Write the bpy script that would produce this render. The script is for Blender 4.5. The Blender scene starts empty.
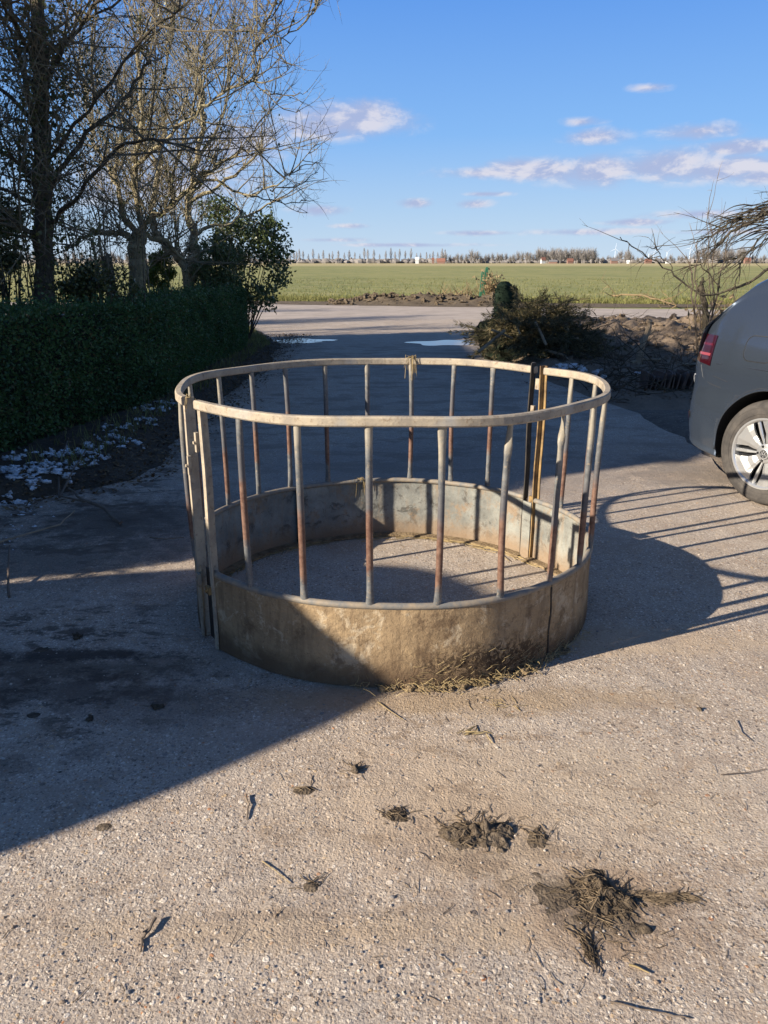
import bpy, math, random
import numpy as np
from mathutils import Vector, Matrix
random.seed(7)
R = random.random
def U(a, b): return a + (b - a) * R()
PI = math.pi
SC = bpy.context.scene
COL = SC.collection
H = 1.40; F = 769.0; PITCH = math.atan(250 / F)
CA, SA = math.cos(PITCH), math.sin(PITCH)
def ray(px, py):
    u = (px - 384) / F; v = -(py - 512) / F
    return u, CA + v * SA, -SA + v * CA
def G(px, py, z=0.0):
    u, fw, up = ray(px, py); t = (H - z) / (-up)
    return Vector((u * t, fw * t, z))
def W(px, py, y):
    u, fw, up = ray(px, py); t = y / fw
    return Vector((u * t, y, H + up * t))

# ------------------------------------------------------------------ scene objects
def tag(o, label=None, cat=None, group=None, kind=None):
    if label: o['label'] = label
    if cat: o['category'] = cat
    if group: o['group'] = group
    if kind: o['kind'] = kind
    return o
def empty(name, loc=(0, 0, 0), rz=0.0):
    o = bpy.data.objects.new(name, None); COL.objects.link(o)
    o.location = loc; o.rotation_euler = (0, 0, rz); o.empty_display_size = 0.1
    return o
class MB:
    def __init__(s): s.v = []; s.f = []; s.m = []
    def add(s, vs, fs, m=0):
        b = len(s.v); s.v.extend([tuple(p) for p in vs])
        for f in fs: s.f.append(tuple(b + i for i in f)); s.m.append(m)
    def box(s, c, d, M=None, m=0):
        x, y, z = d[0] / 2, d[1] / 2, d[2] / 2
        vs = [Vector((sx * x, sy * y, sz * z)) for sz in (-1, 1) for sy in (-1, 1) for sx in (-1, 1)]
        if M is not None: vs = [M @ p for p in vs]
        vs = [p + Vector(c) for p in vs]
        s.add(vs, [(0, 2, 3, 1), (4, 5, 7, 6), (0, 1, 5, 4), (2, 6, 7, 3), (0, 4, 6, 2), (1, 3, 7, 5)], m)
    def tube(s, pts, rad, n=6, cap=True, m=0, ell=None):
        pts = [Vector(p) for p in pts]; k = len(pts)
        if not hasattr(rad, '__len__'): rad = [rad] * k
        vs = []; a = None
        for i in range(k):
            t = (pts[min(i + 1, k - 1)] - pts[max(i - 1, 0)])
            if t.length < 1e-9: t = Vector((0, 0, 1))
            t.normalize()
            if a is None:
                a = t.cross(Vector((0, 0, 1)));
                if a.length < 1e-3: a = Vector((1, 0, 0))
            a = (a - t * a.dot(t))
            if a.length < 1e-6: a = t.orthogonal()
            a.normalize(); b = t.cross(a)
            for j in range(n):
                q = 2 * PI * j / n
                vs.append(pts[i] + (a * math.cos(q) + b * math.sin(q)) * rad[i])
        fs = [(i * n + j, i * n + (j + 1) % n, (i + 1) * n + (j + 1) % n, (i + 1) * n + j) for i in range(k - 1) for j in range(n)]
        if cap: fs += [tuple(reversed(range(n))), tuple((k - 1) * n + j for j in range(n))]
        s.add(vs, fs, m)
    def grid(s, rows, closed=False, m=0, flip=False):
        n = len(rows[0]); vs = [p for r in rows for p in r]; fs = []
        for i in range(len(rows) - 1):
            for j in range(n if closed else n - 1):
                q = (i * n + j, i * n + (j + 1) % n, (i + 1) * n + (j + 1) % n, (i + 1) * n + j)
                fs.append(tuple(reversed(q)) if flip else q)
        s.add(vs, fs, m)
    def lathe(s, prof, n=32, M=None, m=0):
        rows = []
        for r, z in prof:
            row = [Vector((r * math.cos(2 * PI * j / n), r * math.sin(2 * PI * j / n), z)) for j in range(n)]
            if M is not None: row = [M @ p for p in row]
            rows.append(row)
        s.grid(rows, True, m)
    def blob(s, c, r, seed, n=10, rough=.35, m=0):
        rr = random.Random(seed); ph = [rr.random() * 6.28 for _ in range(9)]
        rows = []
        for i in range(n + 1):
            th = PI * i / n; row = []
            for j in range(n * 2):
                f = PI * j / n
                d = Vector((math.sin(th) * math.cos(f), math.sin(th) * math.sin(f), math.cos(th)))
                k = 1 + rough * (.45 * math.sin(3.1 * d.x + ph[0]) + .45 * math.sin(3.7 * d.y + ph[1] + 2 * d.z) + .3 * math.sin(7 * d.x + 5 * d.y + ph[2]) + .25 * math.sin(9 * d.z + 8 * d.y + ph[3]) + .2 * math.sin(15 * d.x - 9 * d.z + ph[4]))
                row.append(Vector((c[0] + d.x * r[0] * k, c[1] + d.y * r[1] * k, c[2] + d.z * r[2] * k)))
            rows.append(row)
        s.grid(rows, True, m)
    def leaf(s, c, d, up, L, w, m=0):
        d = d.normalized(); a = d.cross(up)
        if a.length < 1e-3: a = d.orthogonal()
        a.normalize()
        s.add([c, c + d * L * .45 + a * w / 2, c + d * L, c + d * L * .45 - a * w / 2], [(0, 1, 2, 3)], m)
    def build(s, name, mats, parent=None, smooth=False, loc=None):
        me = bpy.data.meshes.new(name)
        me.from_pydata(s.v, [], s.f)
        if not isinstance(mats, (list, tuple)): mats = [mats]
        for x in mats: me.materials.append(x)
        if len(mats) > 1: me.polygons.foreach_set('material_index', s.m)
        if smooth: me.polygons.foreach_set('use_smooth', [True] * len(me.polygons))
        me.update()
        o = bpy.data.objects.new(name, me); COL.objects.link(o)
        if parent is not None: o.parent = parent
        if loc is not None: o.location = loc
        return o
def rv(): 
    while True:
        v = Vector((U(-1, 1), U(-1, 1), U(-1, 1)))
        if .05 < v.length < 1: return v.normalized()

# ------------------------------------------------------------------ materials
class NT:
    def __init__(s, name):
        s.mat = bpy.data.materials.new(name); s.mat.use_nodes = True
        s.t = s.mat.node_tree; s.N = s.t.nodes; s.L = s.t.links
        s.b = s.N['Principled BSDF']; s.b.inputs['Specular IOR Level'].default_value = .3
        s.tc = s.N.new('ShaderNodeTexCoord')
    def n(s, ty, **kw):
        x = s.N.new(ty)
        for k, v in kw.items(): setattr(x, k, v)
        return x
    def link(s, a, b): s.L.new(a, b)
    def sc(s, inp, v):
        if hasattr(v, 'is_linked') or isinstance(v, bpy.types.NodeSocket): s.L.new(v, inp)
        else: inp.default_value = v
    def noise(s, scale, detail=4, rough=.55, vec=None, dist=0, out='Fac'):
        x = s.n('ShaderNodeTexNoise'); x.inputs['Scale'].default_value = scale
        x.inputs['Detail'].default_value = detail; x.inputs['Roughness'].default_value = rough; x.inputs['Distortion'].default_value = dist
        s.link(vec if vec is not None else s.tc.outputs['Object'], x.inputs['Vector']); return x.outputs[out]
    def vor(s, scale, vec=None, feature='F1', rnd=1.0):
        x = s.n('ShaderNodeTexVoronoi'); x.feature = feature; x.inputs['Scale'].default_value = scale; x.inputs['Randomness'].default_value = rnd
        s.link(vec if vec is not None else s.tc.outputs['Object'], x.inputs['Vector']); return x
    def map(s, scale=(1, 1, 1), rot=(0, 0, 0), loc=(0, 0, 0)):
        x = s.n('ShaderNodeMapping'); x.inputs['Scale'].default_value = scale; x.inputs['Rotation'].default_value = rot; x.inputs['Location'].default_value = loc
        s.link(s.tc.outputs['Object'], x.inputs['Vector']); return x.outputs['Vector']
    def ramp(s, fac, stops, interp='LINEAR'):
        x = s.n('ShaderNodeValToRGB'); cr = x.color_ramp; cr.interpolation = interp
        while len(cr.elements) < len(stops): cr.elements.new(.5)
        for e, (p, c) in zip(cr.elements, stops):
            e.position = p; e.color = (c, c, c, 1) if not hasattr(c, '__len__') else (c[0], c[1], c[2], 1)
        s.link(fac, x.inputs['Fac']); return x.outputs['Color']
    def mix(s, f, a, b, mode='MIX'):
        x = s.n('ShaderNodeMix'); x.data_type = 'RGBA'; x.blend_type = mode
        s.sc(x.inputs[0], f)
        for i, c in ((6, a), (7, b)):
            if hasattr(c, '__len__') and not isinstance(c, bpy.types.NodeSocket): c = (c[0], c[1], c[2], 1)
            s.sc(x.inputs[i], c)
        return x.outputs[2]
    def math(s, op, a, b=0.0, c=None, clamp=False):
        x = s.n('ShaderNodeMath'); x.operation = op; x.use_clamp = clamp
        s.sc(x.inputs[0], a); s.sc(x.inputs[1], b)
        if c is not None: s.sc(x.inputs[2], c)
        return x.outputs[0]
    def sep(s, vec=None):
        x = s.n('ShaderNodeSeparateXYZ'); s.link(vec if vec is not None else s.tc.outputs['Object'], x.inputs[0]); return x.outputs
    def rngd(s, v, a, b, c=0.0, d=1.0):
        x = s.n('ShaderNodeMapRange'); x.clamp = True; x.interpolation_type = 'SMOOTHSTEP'
        s.link(v, x.inputs[0])
        for i, q in enumerate((a, b, c, d)): x.inputs[i + 1].default_value = q
        return x.outputs[0]
    def bump(s, h, strength=.5, dist=.01, prev=None):
        x = s.n('ShaderNodeBump'); x.inputs['Strength'].default_value = strength; x.inputs['Distance'].default_value = dist
        s.link(h, x.inputs['Height'])
        if prev is not None: s.link(prev, x.inputs['Normal'])
        s.link(x.outputs[0], s.b.inputs['Normal']); return x.outputs[0]
    def col(s, c): 
        if isinstance(c, bpy.types.NodeSocket): s.link(c, s.b.inputs['Base Color'])
        else: s.b.inputs['Base Color'].default_value = (c[0], c[1], c[2], 1)
    def rough(s, r): s.sc(s.b.inputs['Roughness'], r)
    def rnd(s):
        x = s.n('ShaderNodeObjectInfo'); return x.outputs['Random']

def m_var(name, c1, c2, scale=8, rough=.85, bs=.3, bd=.005, bscale=60, c3=None, s3=2.0, spec=.3, detail=5):
    t = NT(name); c = t.mix(t.ramp(t.noise(scale, detail, .6), [(.35, 0.0), (.65, 1.0)]), c1, c2)
    if c3 is not None: c = t.mix(t.ramp(t.noise(s3, 4, .6), [(.5, 0.0), (.62, 1.0)]), c, c3)
    t.col(c); t.rough(rough); t.b.inputs['Specular IOR Level'].default_value = spec
    if bs: t.bump(t.noise(bscale, 4, .6), bs, bd)
    return t.mat
def m_leaf(name, c1, c2, rough=.5, scale=4, spec=.35, trans=.25):
    t = NT(name)
    g = t.n('ShaderNodeNewGeometry')
    c = t.mix(g.outputs['Random Per Island'], c1, c2)
    if 'hedge' in name: c = t.mix(t.math('GREATER_THAN', g.outputs['Random Per Island'], .93), c, (.17, .12, .05))
    c = t.mix(t.ramp(t.noise(scale, 2), [(.4, 0.0), (.65, .6)]), c, tuple(x * .6 for x in c1))
    t.col(c); t.rough(rough); t.b.inputs['Specular IOR Level'].default_value = spec
    if trans:
        tr = t.n('ShaderNodeBsdfTranslucent'); t.link(c, tr.inputs[0])
        mx = t.n('ShaderNodeMixShader'); mx.inputs[0].default_value = trans
        out = t.N['Material Output']
        t.link(t.b.outputs[0], mx.inputs[1]); t.link(tr.outputs[0], mx.inputs[2]); t.link(mx.outputs[0], out.inputs[0])
    return t.mat
def m_plain(name, c, rough=.5, metal=0.0, spec=.5, coat=0.0, emis=None):
    t = NT(name); t.col(c); t.rough(rough); t.b.inputs['Metallic'].default_value = metal
    t.b.inputs['Specular IOR Level'].default_value = spec; t.b.inputs['Coat Weight'].default_value = coat
    t.b.inputs['Coat Roughness'].default_value = .05
    return t.mat

# driveway: worn concrete with exposed aggregate, mud film and stains
def m_drive():
    t = NT('exposed_aggregate_concrete'); P = t.tc.outputs['Object']
    warp = t.n('ShaderNodeVectorMath'); warp.operation = 'ADD'
    nz = t.noise(25, 3, .5, out='Color'); sv = t.n('ShaderNodeVectorMath'); sv.operation = 'SCALE'; sv.inputs[3].default_value = .018
    t.link(nz, sv.inputs[0]); t.link(P, warp.inputs[0]); t.link(sv.outputs[0], warp.inputs[1]); P2 = warp.outputs[0]
    big = t.noise(.9, 5, .6); mid = t.noise(5, 6, .65); fine = t.noise(160, 4, .7); vf = t.noise(420, 2, .6)
    base = t.mix(t.ramp(big, [(.35, 0.0), (.66, 1.0)]), (.525, .45, .37), (.41, .345, .28))
    base = t.mix(t.ramp(mid, [(.42, 0.0), (.68, .75)]), base, (.38, .29, .21))
    base = t.mix(t.ramp(fine, [(.3, 0.0), (.7, 1.0)]), t.mix(.5, base, (.17, .12, .085)), base)
    h = None
    v = t.vor(74, P2); v2 = t.vor(150, P2); v3 = t.vor(42, P2)
    def stones(vv, base, size, dens, cols, amt):
        cr = t.sep(vv.outputs['Color']);
        m = t.math('MULTIPLY', t.rngd(vv.outputs['Distance'], size, size * .72), t.math('GREATER_THAN', cr[0], 1 - dens))
        m = t.math('MULTIPLY', m, amt)
        return t.mix(m, base, t.ramp(cr[1], cols, 'CONSTANT')), m
    ex = t.rngd(t.noise(2.2, 4, .6), .34, .55, .62, 1.0)
    cols = [(0, (.20, .16, .13)), (.16, (.52, .44, .35)), (.38, (.36, .27, .19)), (.55, (.56, .48, .39)), (.72, (.25, .22, .20)), (.84, (.64, .57, .48)), (.93, (.46, .33, .2)), (.985, (.42, .2, .1))]
    base, ma = stones(v2, base, .44, .8, cols, ex)
    base, mb = stones(v, base, .42, .5, cols, ex)
    base, mc = stones(v3, base, .36, .12, cols, ex)
    # dark pits
    pit = t.math('MULTIPLY', t.rngd(t.noise(85, 3, .6), .57, .67), t.rngd(t.noise(3.5, 3), .4, .6, .35, 1.0))
    base = t.mix(t.math('MULTIPLY', pit, .85), base, (.10, .075, .055))
    xyz = t.sep(P); sh = {5: t.noise(5, 6, .72), 9: t.noise(9, 7, .78)}
    def patch(cx, cy, rx, ry, base, colr, amt, ns=5, sharp=.25):
        ns = 5 if ns < 7 else 9; sharp = .55
        dx = t.math('DIVIDE', t.math('SUBTRACT', xyz[0], cx), rx); dy = t.math('DIVIDE', t.math('SUBTRACT', xyz[1], cy), ry)
        d = t.math('SQRT', t.math('ADD', t.math('MULTIPLY', dx, dx), t.math('MULTIPLY', dy, dy)))
        d = t.math('ADD', d, t.math('MULTIPLY', t.math('SUBTRACT', sh[ns], .5), 3.6))
        m = t.math('MULTIPLY', t.rngd(d, 1.0 + sharp, 1.0 - sharp), amt)
        return t.mix(m, base, colr), m
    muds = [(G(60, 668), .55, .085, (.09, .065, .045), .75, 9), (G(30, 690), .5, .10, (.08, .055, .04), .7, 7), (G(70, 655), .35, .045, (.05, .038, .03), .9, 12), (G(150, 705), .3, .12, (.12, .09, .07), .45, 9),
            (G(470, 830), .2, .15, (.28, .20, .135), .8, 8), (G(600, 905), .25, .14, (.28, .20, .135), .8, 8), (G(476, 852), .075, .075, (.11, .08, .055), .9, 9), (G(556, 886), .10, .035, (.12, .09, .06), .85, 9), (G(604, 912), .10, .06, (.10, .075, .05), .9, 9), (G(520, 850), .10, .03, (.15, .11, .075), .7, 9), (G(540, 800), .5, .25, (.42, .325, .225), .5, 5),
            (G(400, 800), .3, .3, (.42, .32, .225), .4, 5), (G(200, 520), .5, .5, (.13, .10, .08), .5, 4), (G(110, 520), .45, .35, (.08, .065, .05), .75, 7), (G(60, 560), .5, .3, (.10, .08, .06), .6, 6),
            (G(430, 700), .7, .08, (.30, .215, .13), .7, 6), (G(700, 470), .5, .35, (.16, .13, .10), .6, 4), (G(450, 470), 1.4, .9, (.2, .17, .15), .45, 2),
            (G(640, 640), .5, .12, (.42, .31, .2), .5, 6), (G(320, 930), .5, .05, (.36, .27, .18), .6, 4)]
    wet = None
    for c, rx, ry, colr, amt, ns in muds:
        base, m = patch(c.x, c.y, rx, ry, base, colr, amt, ns)
    def blotch(x0, x1, y0, y1, sc_, th_, colr, amt, base, soft=.5):
        m = t.math('MULTIPLY', t.math('MULTIPLY', t.rngd(xyz[0], x0 - soft, x0 + soft), t.rngd(xyz[0], x1 + soft, x1 - soft)), t.math('MULTIPLY', t.rngd(xyz[1], y0 - soft, y0 + soft), t.rngd(xyz[1], y1 + soft, y1 - soft)))
        q = t.rngd(t.noise(sc_, 7, .74, t.map((1, 1.9, 1), loc=(sc_, 2, 0))), th_, th_ + .07); return t.mix(t.math('MULTIPLY', t.math('MULTIPLY', m, q), amt), base, colr)
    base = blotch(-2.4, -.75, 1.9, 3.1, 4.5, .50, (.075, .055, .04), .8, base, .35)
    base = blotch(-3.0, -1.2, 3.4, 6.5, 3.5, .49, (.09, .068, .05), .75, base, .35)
    base = blotch(-2.5, 2.5, 5.0, 14, 1.6, .50, (.20, .16, .125), .6, base, .8)
    base = blotch(-.3, 1.0, 1.25, 2.5, 6, .54, (.26, .19, .13), .7, base, .3)
    base = blotch(-6, 6, .5, 20, 2.7, .56, (.30, .235, .18), .5, base, 1)
    # slab joint, faint and crooked
    jl = t.math('ABSOLUTE', t.math('ADD', t.math('SUBTRACT', xyz[1], 1.378), t.math('ADD', t.math('MULTIPLY', xyz[0], -.03), t.math('MULTIPLY', t.math('SUBTRACT', t.noise(9, 4), .5), .035))))
    jm = t.math('MULTIPLY', t.rngd(jl, .022, .002), t.rngd(t.noise(7, 3), .42, .6, .05, .38))
    base = t.mix(jm, base, (.22, .165, .12))
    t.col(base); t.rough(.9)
    hh = t.math('MULTIPLY_ADD', v2.outputs['Distance'], -.28, t.math('MULTIPLY', fine, .55))
    hh = t.math('ADD', hh, t.math('MULTIPLY', mb, .35)); hh = t.math('ADD', hh, t.math('MULTIPLY', mc, .4))
    hh = t.math('ADD', hh, t.math('MULTIPLY', vf, .25)); hh = t.math('SUBTRACT', hh, t.math('MULTIPLY', pit, .6)); hh = t.math('SUBTRACT', hh, jm)
    b1 = t.bump(t.noise(6, 6, .6), .28, .05)
    t.bump(hh, .55, .009, b1)
    return t.mat
def m_field():
    t = NT('winter_pasture'); xyz = t.sep()
    v = t.map((1, .35, 1))
    c = t.mix(t.ramp(t.noise(.35, 6, .7), [(.38, 0.0), (.62, 1.0)]), (.185, .195, .058), (.255, .240, .085))
    c = t.mix(t.ramp(t.noise(.02, 4, .6, v), [(.4, 0.0), (.65, .7)]), c, (.30, .27, .10))
    c = t.mix(t.ramp(t.noise(3.2, 5, .7), [(.45, 0.0), (.7, .5)]), c, (.13, .15, .04))
    c = t.mix(t.ramp(t.noise(.11, 7, .75, t.map((1, .5, 1), (0, 0, .3))), [(.47, 0.0), (.58, .6)]), c, (.135, .155, .048))
    c = t.mix(t.ramp(t.noise(.5, 7, .8), [(.50, 0.0), (.62, .6)]), c, (.33, .285, .13))
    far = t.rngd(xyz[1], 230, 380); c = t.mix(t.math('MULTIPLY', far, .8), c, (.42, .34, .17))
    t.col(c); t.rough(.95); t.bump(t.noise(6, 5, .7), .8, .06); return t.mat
def m_soil(name, c1, c2, c3, sc=6):
    t = NT(name); c = t.mix(t.ramp(t.noise(sc, 6, .7), [(.35, 0.0), (.65, 1.0)]), c1, c2)
    v = t.vor(45); cr = t.sep(v.outputs['Color'])
    m = t.math('MULTIPLY', t.rngd(v.outputs['Distance'], .4, .3), t.math('GREATER_THAN', cr[0], .62))
    c = t.mix(m, c, t.mix(cr[1], c3, c1)); t.col(c); t.rough(.95)
    t.bump(t.math('ADD', t.noise(35, 6, .75), t.math('MULTIPLY', m, .3)), .9, .03); return t.mat
def m_road():
    t = NT('farm_road_asphalt'); c = t.mix(t.ramp(t.noise(1.2, 6, .7), [(.35, 0.0), (.65, 1.0)]), (.42, .35, .29), (.30, .25, .205))
    c = t.mix(t.ramp(t.noise(150, 3), [(.5, 0.0), (.7, .5)]), c, (.4, .36, .32)); t.col(c); t.rough(.85); t.bump(t.noise(90, 4, .7), .4, .01); return t.mat
def m_rail():
    t = NT('mud_dusted_rail'); c = t.mix(t.ramp(t.noise(14, 6, .7), [(.38, 0.0), (.62, 1.0)]), (.39, .325, .235), (.26, .22, .17))
    c = t.mix(t.ramp(t.noise(60, 5, .7), [(.56, 0.0), (.68, .8)]), c, (.17, .11, .065)); c = t.mix(t.ramp(t.noise(5, 4), [(.58, 0.0), (.7, .7)]), c, (.33, .32, .30))
    t.col(c); t.rough(.75); t.bump(t.noise(120, 4, .7), .45, .003); return t.mat
def m_bar():
    t = NT('galvanised_bar_with_rust'); z = t.sep()[2]
    nz = t.noise(9, 4, .6); r = t.rnd()
    zz = t.math('ADD', z, t.math('MULTIPLY', t.math('SUBTRACT', nz, .5), .22)); zz = t.math('ADD', zz, t.math('MULTIPLY', t.math('SUBTRACT', r, .5), .20))
    galv = t.mix(t.ramp(t.noise(28, 6, .7), [(.35, 0.0), (.65, 1.0)]), (.175, .175, .168), (.08, .083, .087))
    galv = t.mix(t.ramp(t.noise(70, 4, .7), [(.55, 0.0), (.68, .8)]), galv, (.30, .235, .16))
    rust = t.mix(t.ramp(t.noise(45, 5, .7), [(.38, 0.0), (.6, 1.0)]), (.115, .055, .036), (.20, .115, .078))
    m = t.math('MULTIPLY', t.rngd(zz, .40, .45), t.rngd(zz, .66, .60))
    dk = t.math('MULTIPLY', t.rngd(zz, .58, .63), t.rngd(zz, .80, .68)); 
    c = t.mix(t.math('MULTIPLY', dk, .75), galv, (.09, .085, .09)); c = t.mix(t.math('MULTIPLY', m, .92), c, rust)
    up = t.rngd(zz, .82, .92); c = t.mix(t.math('MULTIPLY', up, .5), c, (.42, .36, .26))
    t.col(c); t.b.inputs['Metallic'].default_value = .15; t.rough(.5); t.bump(t.noise(90, 4, .7), .3, .002); return t.mat
def m_skirt(name, a, b, low, spot, bd=.010):
    t = NT(name); xyz = t.sep(); z = xyz[2]
    c = t.mix(t.ramp(t.noise(5, 7, .72), [(.36, 0.0), (.64, 1.0)]), a, b)
    c = t.mix(t.ramp(t.noise(11, 6, .75, dist=.6), [(.54, 0.0), (.62, .85)]), c, spot)
    c = t.mix(t.ramp(t.noise(7, 7, .78), [(.53, 0.0), (.62, .7)]), c, low)
    stv = t.map((9, 9, 1.2)); c = t.mix(t.ramp(t.noise(3, 5, .6, stv), [(.52, 0.0), (.72, .6)]), c, low)
    lz = t.math('ADD', z, t.math('MULTIPLY', t.math('SUBTRACT', t.noise(7, 6, .7), .5), .22))
    c = t.mix(t.math('MULTIPLY', t.rngd(lz, .13, .02), .85), c, low)
    c = t.mix(t.ramp(t.noise(90, 4, .7), [(.58, 0.0), (.7, .55)]), c, (.10, .075, .05))
    if bd > .005:
        dx = t.math('DIVIDE', t.math('SUBTRACT', xyz[0], .33), .30); dz = t.math('DIVIDE', t.math('SUBTRACT', z, .07), .10)
        dd = t.math('SQRT', t.math('ADD', t.math('MULTIPLY', dx, dx), t.math('MULTIPLY', dz, dz)))
        near_ = t.rngd(dd, 1.5, .3); sp = t.noise(38, 6, .8, dist=1.2)
        c = t.mix(t.math('MULTIPLY', t.rngd(t.math('ADD', sp, t.math('MULTIPLY', near_, .16)), .60, .66), near_), c, (.045, .028, .015))
        c = t.mix(t.math('MULTIPLY', t.math('MULTIPLY', t.rngd(t.noise(55, 4, .7, t.map((1, 1, 2.2), (.4, .3, .5))), .60, .66), near_), .8), c, (.36, .25, .11))
    t.col(c); t.rough(.85)
    b1 = t.bump(t.noise(4, 4, .6), .5, .03); t.bump(t.math('ADD', t.noise(55, 6, .75), t.math('MULTIPLY', t.noise(17, 5, .7), 1.2)), .6, bd, b1); return t.mat

M = {}
M['drive'] = m_drive(); M['field'] = m_field(); M['road'] = m_road(); M['rail'] = m_rail(); M['bar'] = m_bar()
M['verge'] = m_soil('leaf_litter_soil', (.055, .042, .03), (.10, .075, .05), (.16, .12, .08))
M['soil'] = m_soil('turned_clay_soil', (.17, .125, .085), (.26, .195, .135), (.30, .23, .16), 3)
M['ditch'] = m_soil('dark_ditch_soil', (.085, .062, .04), (.15, .115, .075), (.20, .165, .10), 3)
M['gravel'] = m_soil('gritty_gravel', (.12, .095, .075), (.20, .16, .12), (.40, .34, .28), 8)
M['skirt_out'] = m_skirt('muddy_galvanised_sheet', (.37, .265, .150), (.22, .152, .085), (.10, .062, .035), (.46, .37, .25))
M['skirt_in'] = m_skirt('worn_galvanised_sheet', (.27, .27, .235), (.14, .14, .125), (.24, .165, .10), (.08, .075, .065), .004)
M['lip'] = m_var('grey_lip', (.15, .148, .14), (.27, .215, .15), 26, .6, .3, .003, 80)
M['post'] = m_var('post_iron', (.24, .21, .17), (.36, .28, .18), 16, .7, .4, .003, 80, c3=(.12, .085, .055), s3=9)
M['post_dark'] = m_var('black_iron', (.018, .017, .017), (.05, .04, .03), 18, .6, .3, .003, 80)
M['post_rust'] = m_var('golden_rust_iron', (.30, .19, .075), (.15, .10, .05), 22, .8, .4, .003, 80, c3=(.1, .06, .03), s3=10)
M['straw'] = m_leaf('dry_straw', (.42, .32, .16), (.25, .18, .09), .7, 30, .2, .1)
M['strawdirt'] = m_var('trodden_straw_muck', (.26, .19, .11), (.13, .09, .05), 30, .95, .9, .012, 90)
M['mud'] = m_var('dried_manure', (.075, .055, .038), (.17, .13, .09), 35, .95, 1.0, .012, 120)
M['muddark'] = m_var('dark_muck', (.05, .037, .026), (.12, .09, .06), 35, .95, 1.0, .012, 120)
M['wood'] = m_var('pale_wood', (.34, .26, .17), (.22, .165, .11), 12, .85, .6, .006, 60)
M['woodd'] = m_var('dark_twig', (.10, .075, .055), (.17, .13, .095), 12, .85, .5, .004, 60)
M['snow'] = m_var('old_snow', (.72, .75, .78), (.5, .5, .5), 14, .6, .4, .01, 60, c3=(.25, .22, .19), s3=18)
M['water'] = m_plain('puddle_water', (.05, .045, .04), .03, spec=.8)
def m_bark(name, a, b, c, s=9):
    t = NT(name); x = t.mix(t.ramp(t.noise(s, 6, .7), [(.35, 0.0), (.62, 1.0)]), a, b)
    x = t.mix(t.ramp(t.noise(s * 3.3, 5, .7), [(.5, 0.0), (.62, .8)]), x, c); t.col(x); t.rough(.9); t.bump(t.noise(40, 6, .75, t.map((1, 1, .35))), .9, .02); return t.mat
M['bark'] = m_bark('lichened_bark', (.20, .16, .10), (.31, .26, .15), (.38, .34, .20))
M['bark_dark'] = m_bark('dark_bark', (.05, .04, .03), (.09, .072, .05), (.13, .115, .07))
M['twig'] = m_bark('sunlit_twig_bark', (.20, .17, .12), (.29, .25, .175), (.11, .09, .065), 5)
M['twig_dark'] = m_bark('grey_twig_bark', (.16, .13, .09), (.24, .20, .13), (.10, .08, .055), 5)
M['twigb'] = m_bark('yellow_lichen_twig_bark', (.19, .16, .105), (.29, .255, .165), (.10, .08, .055), 5)
M['ivy'] = m_leaf('ivy_leaf', (.035, .055, .018), (.20, .19, .07), .35)
M['hedge'] = m_leaf('hedge_leaf', (.05, .105, .035), (.12, .19, .055), .45, 3)
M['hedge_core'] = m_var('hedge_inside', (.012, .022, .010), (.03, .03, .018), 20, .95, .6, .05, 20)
M['shrub'] = m_leaf('evergreen_leaf', (.06, .10, .03), (.20, .22, .09), .35)
M['yellow_shrub'] = m_leaf('yellow_green_leaf', (.12, .17, .02), (.20, .24, .05), .5)
M['conifer'] = m_leaf('conifer_cutting', (.050, .055, .024), (.27, .21, .11), .6, 5, .2)
M['litter'] = m_leaf('fallen_leaf', (.10, .06, .03), (.22, .15, .08), .8, 30, .2, .1)
M['grass'] = m_leaf('grass_blade', (.15, .16, .04), (.30, .27, .11), .7, 2, .2)
M['drygrass'] = m_leaf('dead_stems', (.36, .27, .15), (.24, .17, .09), .8, 5, .2)
M['green_paint'] = m_var('green_post_paint', (.02, .10, .055), (.035, .14, .08), 20, .6, .2, .003, 60)
M['stump'] = m_leaf('moss_green_bark', (.012, .022, .014), (.022, .038, .022), .9, 10, .15, 0)
M['tile'] = m_var('old_roof_tile', (.15, .095, .07), (.08, .06, .05), 14, .85, .5, .004, 60)
M['poplar'] = m_var('far_bare_twigs', (.24, .225, .22), (.30, .28, .27), .3, .95, 0)
M['farwood'] = m_var('far_bare_wood', (.19, .175, .165), (.25, .23, .215), .2, .95, 0)
M['farred'] = m_plain('far_red_roof', (.22, .10, .07), .8); M['farwhite'] = m_plain('far_white_wall', (.6, .6, .58), .7)
M['farbrick'] = m_plain('far_brick', (.22, .13, .10), .85); M['fargrey'] = m_plain('far_grey_roof', (.16, .15, .15), .8)
M['turbine'] = m_plain('turbine_haze_tint', (.50, .57, .68), .7)  # sky-like blue-grey puts distance haze into the turbine colour

# ------------------------------------------------------------------ value noise for terrain
def vnoise(x, y, s=0):
    def h(i, j):
        n = (i * 374761393 + j * 668265263 + s * 982451653) & 0xffffffff
        n = ((n ^ (n >> 13)) * 1274126177) & 0xffffffff
        return ((n ^ (n >> 16)) & 0xffff) / 65535.0
    i, j = math.floor(x), math.floor(y); fx, fy = x - i, y - j
    fx = fx * fx * (3 - 2 * fx); fy = fy * fy * (3 - 2 * fy)
    return (h(i, j) * (1 - fx) + h(i + 1, j) * fx) * (1 - fy) + (h(i, j + 1) * (1 - fx) + h(i + 1, j + 1) * fx) * fy
def fbm(x, y, s=0, o=4):
    a = 0; w = .5
    for k in range(o): a += w * vnoise(x, y, s + k); x *= 2.03; y *= 2.03; w *= .5
    return a
def sstep(a, b, x):
    t = max(0, min(1, (x - a) / (b - a))); return t * t * (3 - 2 * t)

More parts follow.
